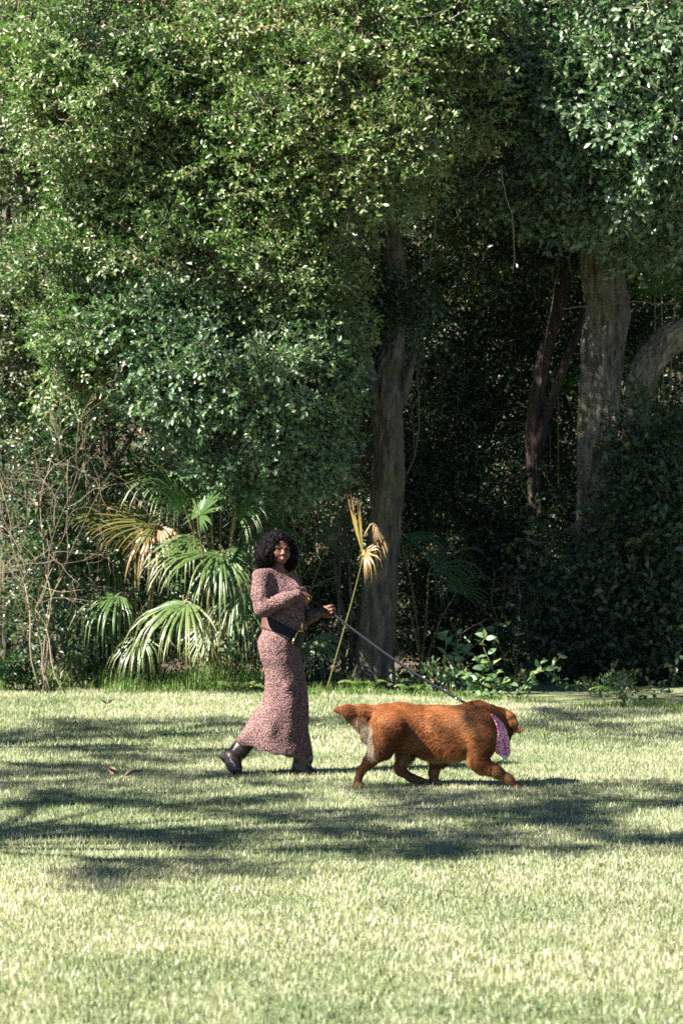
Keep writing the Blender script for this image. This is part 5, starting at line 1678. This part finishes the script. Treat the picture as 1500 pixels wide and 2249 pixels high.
for _ in range(3):
    g[1:-1, :, 1] = (g[:-2, :, 1] + 2 * g[1:-1, :, 1] + g[2:, :, 1]) / 4
    g[:, 1:-1, 1] = (g[:, :-2, 1] + 2 * g[:, 1:-1, 1] + g[:, 2:, 1]) / 4
g = g.reshape(-1, 3)
idx = [(i * m_ + j, i * m_ + j + 1, (i + 1) * m_ + j + 1, (i + 1) * m_ + j) for i in range(29) for j in range(m_ - 1)]
hem_f = [f for f in idx if f[0] // m_ >= 24]; main_f = [f for f in idx if f[0] // m_ < 24]


def cloth(name, V, F, mat, parent, th=0.004):
    V = np.asarray(V); F = np.asarray(F)
    used = np.unique(F); mp = -np.ones(len(V), int); mp[used] = np.arange(len(used))
    o = mesh_obj(name, V[used], mp[F], mat, parent)
    s = o.modifiers.new('thickness', 'SOLIDIFY'); s.thickness = th; s.offset = 0
    return o


cloth('cloth', g, main_f, M['bandana'], ban)
cloth('hem', g + np.array([0, -0.001, 0]), hem_f, M['bandana_hem'], ban)
# the rest of the band, round the far side of the neck
t = np.linspace(0, 1, 16)
ring_c = [dp(1076, 1565, -0.01) * (1 - x) + dp(1104, 1632, 0.06) * x + np.array([0.015, 0.17, 0.03]) * math.sin(math.pi * x) for x in t]
rv = np.array([p + np.array([0.02, 0, 0.005]) * s for p in ring_c for s in (-1, 1)])
rf = [(2 * i, 2 * i + 1, 2 * i + 3, 2 * i + 2) for i in range(15)]
cloth('band', rv, rf, M['bandana'], ban)

# ------------------------------------------------------------------ leash
M['webbing'] = plain_mat('webbing', (0.009, 0.009, 0.014), 0.85, spec=0.15, var=0.15, scale=120)
M['steel'] = plain_mat('steel', (0.6, 0.6, 0.62), 0.25, metal=1.0)
HN, HF = hn + unit([0.9, 0.1, -0.45]) * 0.030 + np.array([0, 0.024, 0]), hf + np.array([0.026, -0.030, 0.0])
NECK = dp(1040, 1555, 0.0)
leash = empty('leash', HF)
tag(leash, 'dark grey webbing leash pulled taut from the woman\'s hands to the dog\'s neck', 'leash')


def strap(name, pts, wdt, th, mat, parent, wvec):
    P = np.asarray(pts); wv = unit(wvec)
    T_ = unit(np.gradient(P, axis=0)); n_ = unit(np.cross(T_, wv)); wv = np.cross(n_, T_)
    v = np.stack([P + wv * wdt / 2 + n_ * th / 2, P - wv * wdt / 2 + n_ * th / 2, P - wv * wdt / 2 - n_ * th / 2, P + wv * wdt / 2 - n_ * th / 2], 1).reshape(-1, 3)
    k = np.arange(len(P) - 1)[:, None] * 4
    q_ = np.vstack([k + [a, (a + 1) % 4, 4 + (a + 1) % 4, 4 + a] for a in range(4)])
    q_ = np.vstack([q_, [[0, 1, 2, 3]], [[(len(P) - 1) * 4 + x for x in (3, 2, 1, 0)]]])
    return mesh_obj(name, v, q_, mat, parent, smooth=False)


u_ = np.linspace(0, 1, 30)[:, None]
run = HF * (1 - u_) + NECK * u_ + np.array([0, 0, -0.035]) * np.sin(np.pi * u_)
strap('strap', run, 0.020, 0.003, M['webbing'], leash, (0.3, -0.5, 0.8))
strap('handle_loop', np.array([HN * (1 - x) + HF * x for x in np.linspace(0, 1, 12)]), 0.016, 0.004, M['webbing'], leash, (0.4, -0.6, 0.6))
strap('handle_loop', np.array([(HN + [-0.02, 0, -0.02]) * (1 - x) + (HF + [0, 0, -0.006]) * x + np.array([0, 0, -0.015]) * math.sin(math.pi * x) for x in np.linspace(0, 1, 12)]), 0.014, 0.004, M['webbing'], leash, (0.4, -0.6, 0.6))
g = Geo(); c = run[26]
g.tube(np.linspace(c + [-0.02, -0.012, 0.010], c + [0.02, -0.012, -0.012], 4), 0.006, 8); g.tube(np.linspace(run[28], run[29], 3), 0.010, 8)
g.build('clip', M['steel'], leash)

# ------------------------------------------------------------------ litter on the lawn
def curled_leaf(name, label, px, py, L, seed, n=3):
    r = np.random.default_rng(seed)
    c = ground_at(px, py); root = empty(name, c); tag(root, label, 'leaf')
    for i in range(n):
        g = Geo(); a = r.uniform(0, 6.28); d = np.array([math.cos(a), math.sin(a) * 0.5, 0.25]); s = np.array([-math.sin(a), math.cos(a), 0])
        b = c + np.array([r.normal(0, L * 0.3), r.normal(0, L * 0.3), 0.045])
        V = []
        for k in range(6):
            t = k / 5; wd = math.sin(math.pi * min(0.98, t + 0.05)) * L * 0.32
            p = b + d * L * t + np.array([0, 0, L * 0.35 * t * t])
            V += [p - s * wd + [0, 0, wd * 0.7], p, p + s * wd + [0, 0, wd * 0.7]]
        q = [(k * 3 + j, k * 3 + j + 1, k * 3 + j + 4, k * 3 + j + 3) for k in range(5) for j in (0, 1)]
        g.add(V, q, None, r.uniform(0.1, 0.9)); g.build('leaf', M['dry_leaf'], root)
    return root


curled_leaf('fallen_leaf', 'single dark curled leaf lying alone on the lawn left of the woman', 246, 1637, 0.085, 1, 1)
curled_leaf('fallen_leaf', 'clump of brown curled leaves beside the fallen stick', 251, 1716, 0.09, 2, 3)
curled_leaf('fallen_leaf', 'small pale dry leaf lying between the woman and the dog\'s tail', 705, 1606, 0.05, 3, 1)
curled_leaf('fallen_leaf', 'small dry leaf at the far edge of the lawn on the left', 236, 1556, 0.09, 4, 2)
stick = empty('fallen_stick', ground_at(292, 1714)); tag(stick, 'short greyish stick lying on the lawn left of the woman', 'stick')
g = Geo(); a, b = ground_at(277, 1716) + [0, 0, 0.045], ground_at(313, 1712) + [0, 0, 0.06]
g.tube(catmull([a, a * .6 + b * .4 + [0, 0, .015], b], 8), [0.010, .014, .016, .016, .015, .013, .011, .006], 7, a=0.15); g.build('stick', M['twig'], stick)
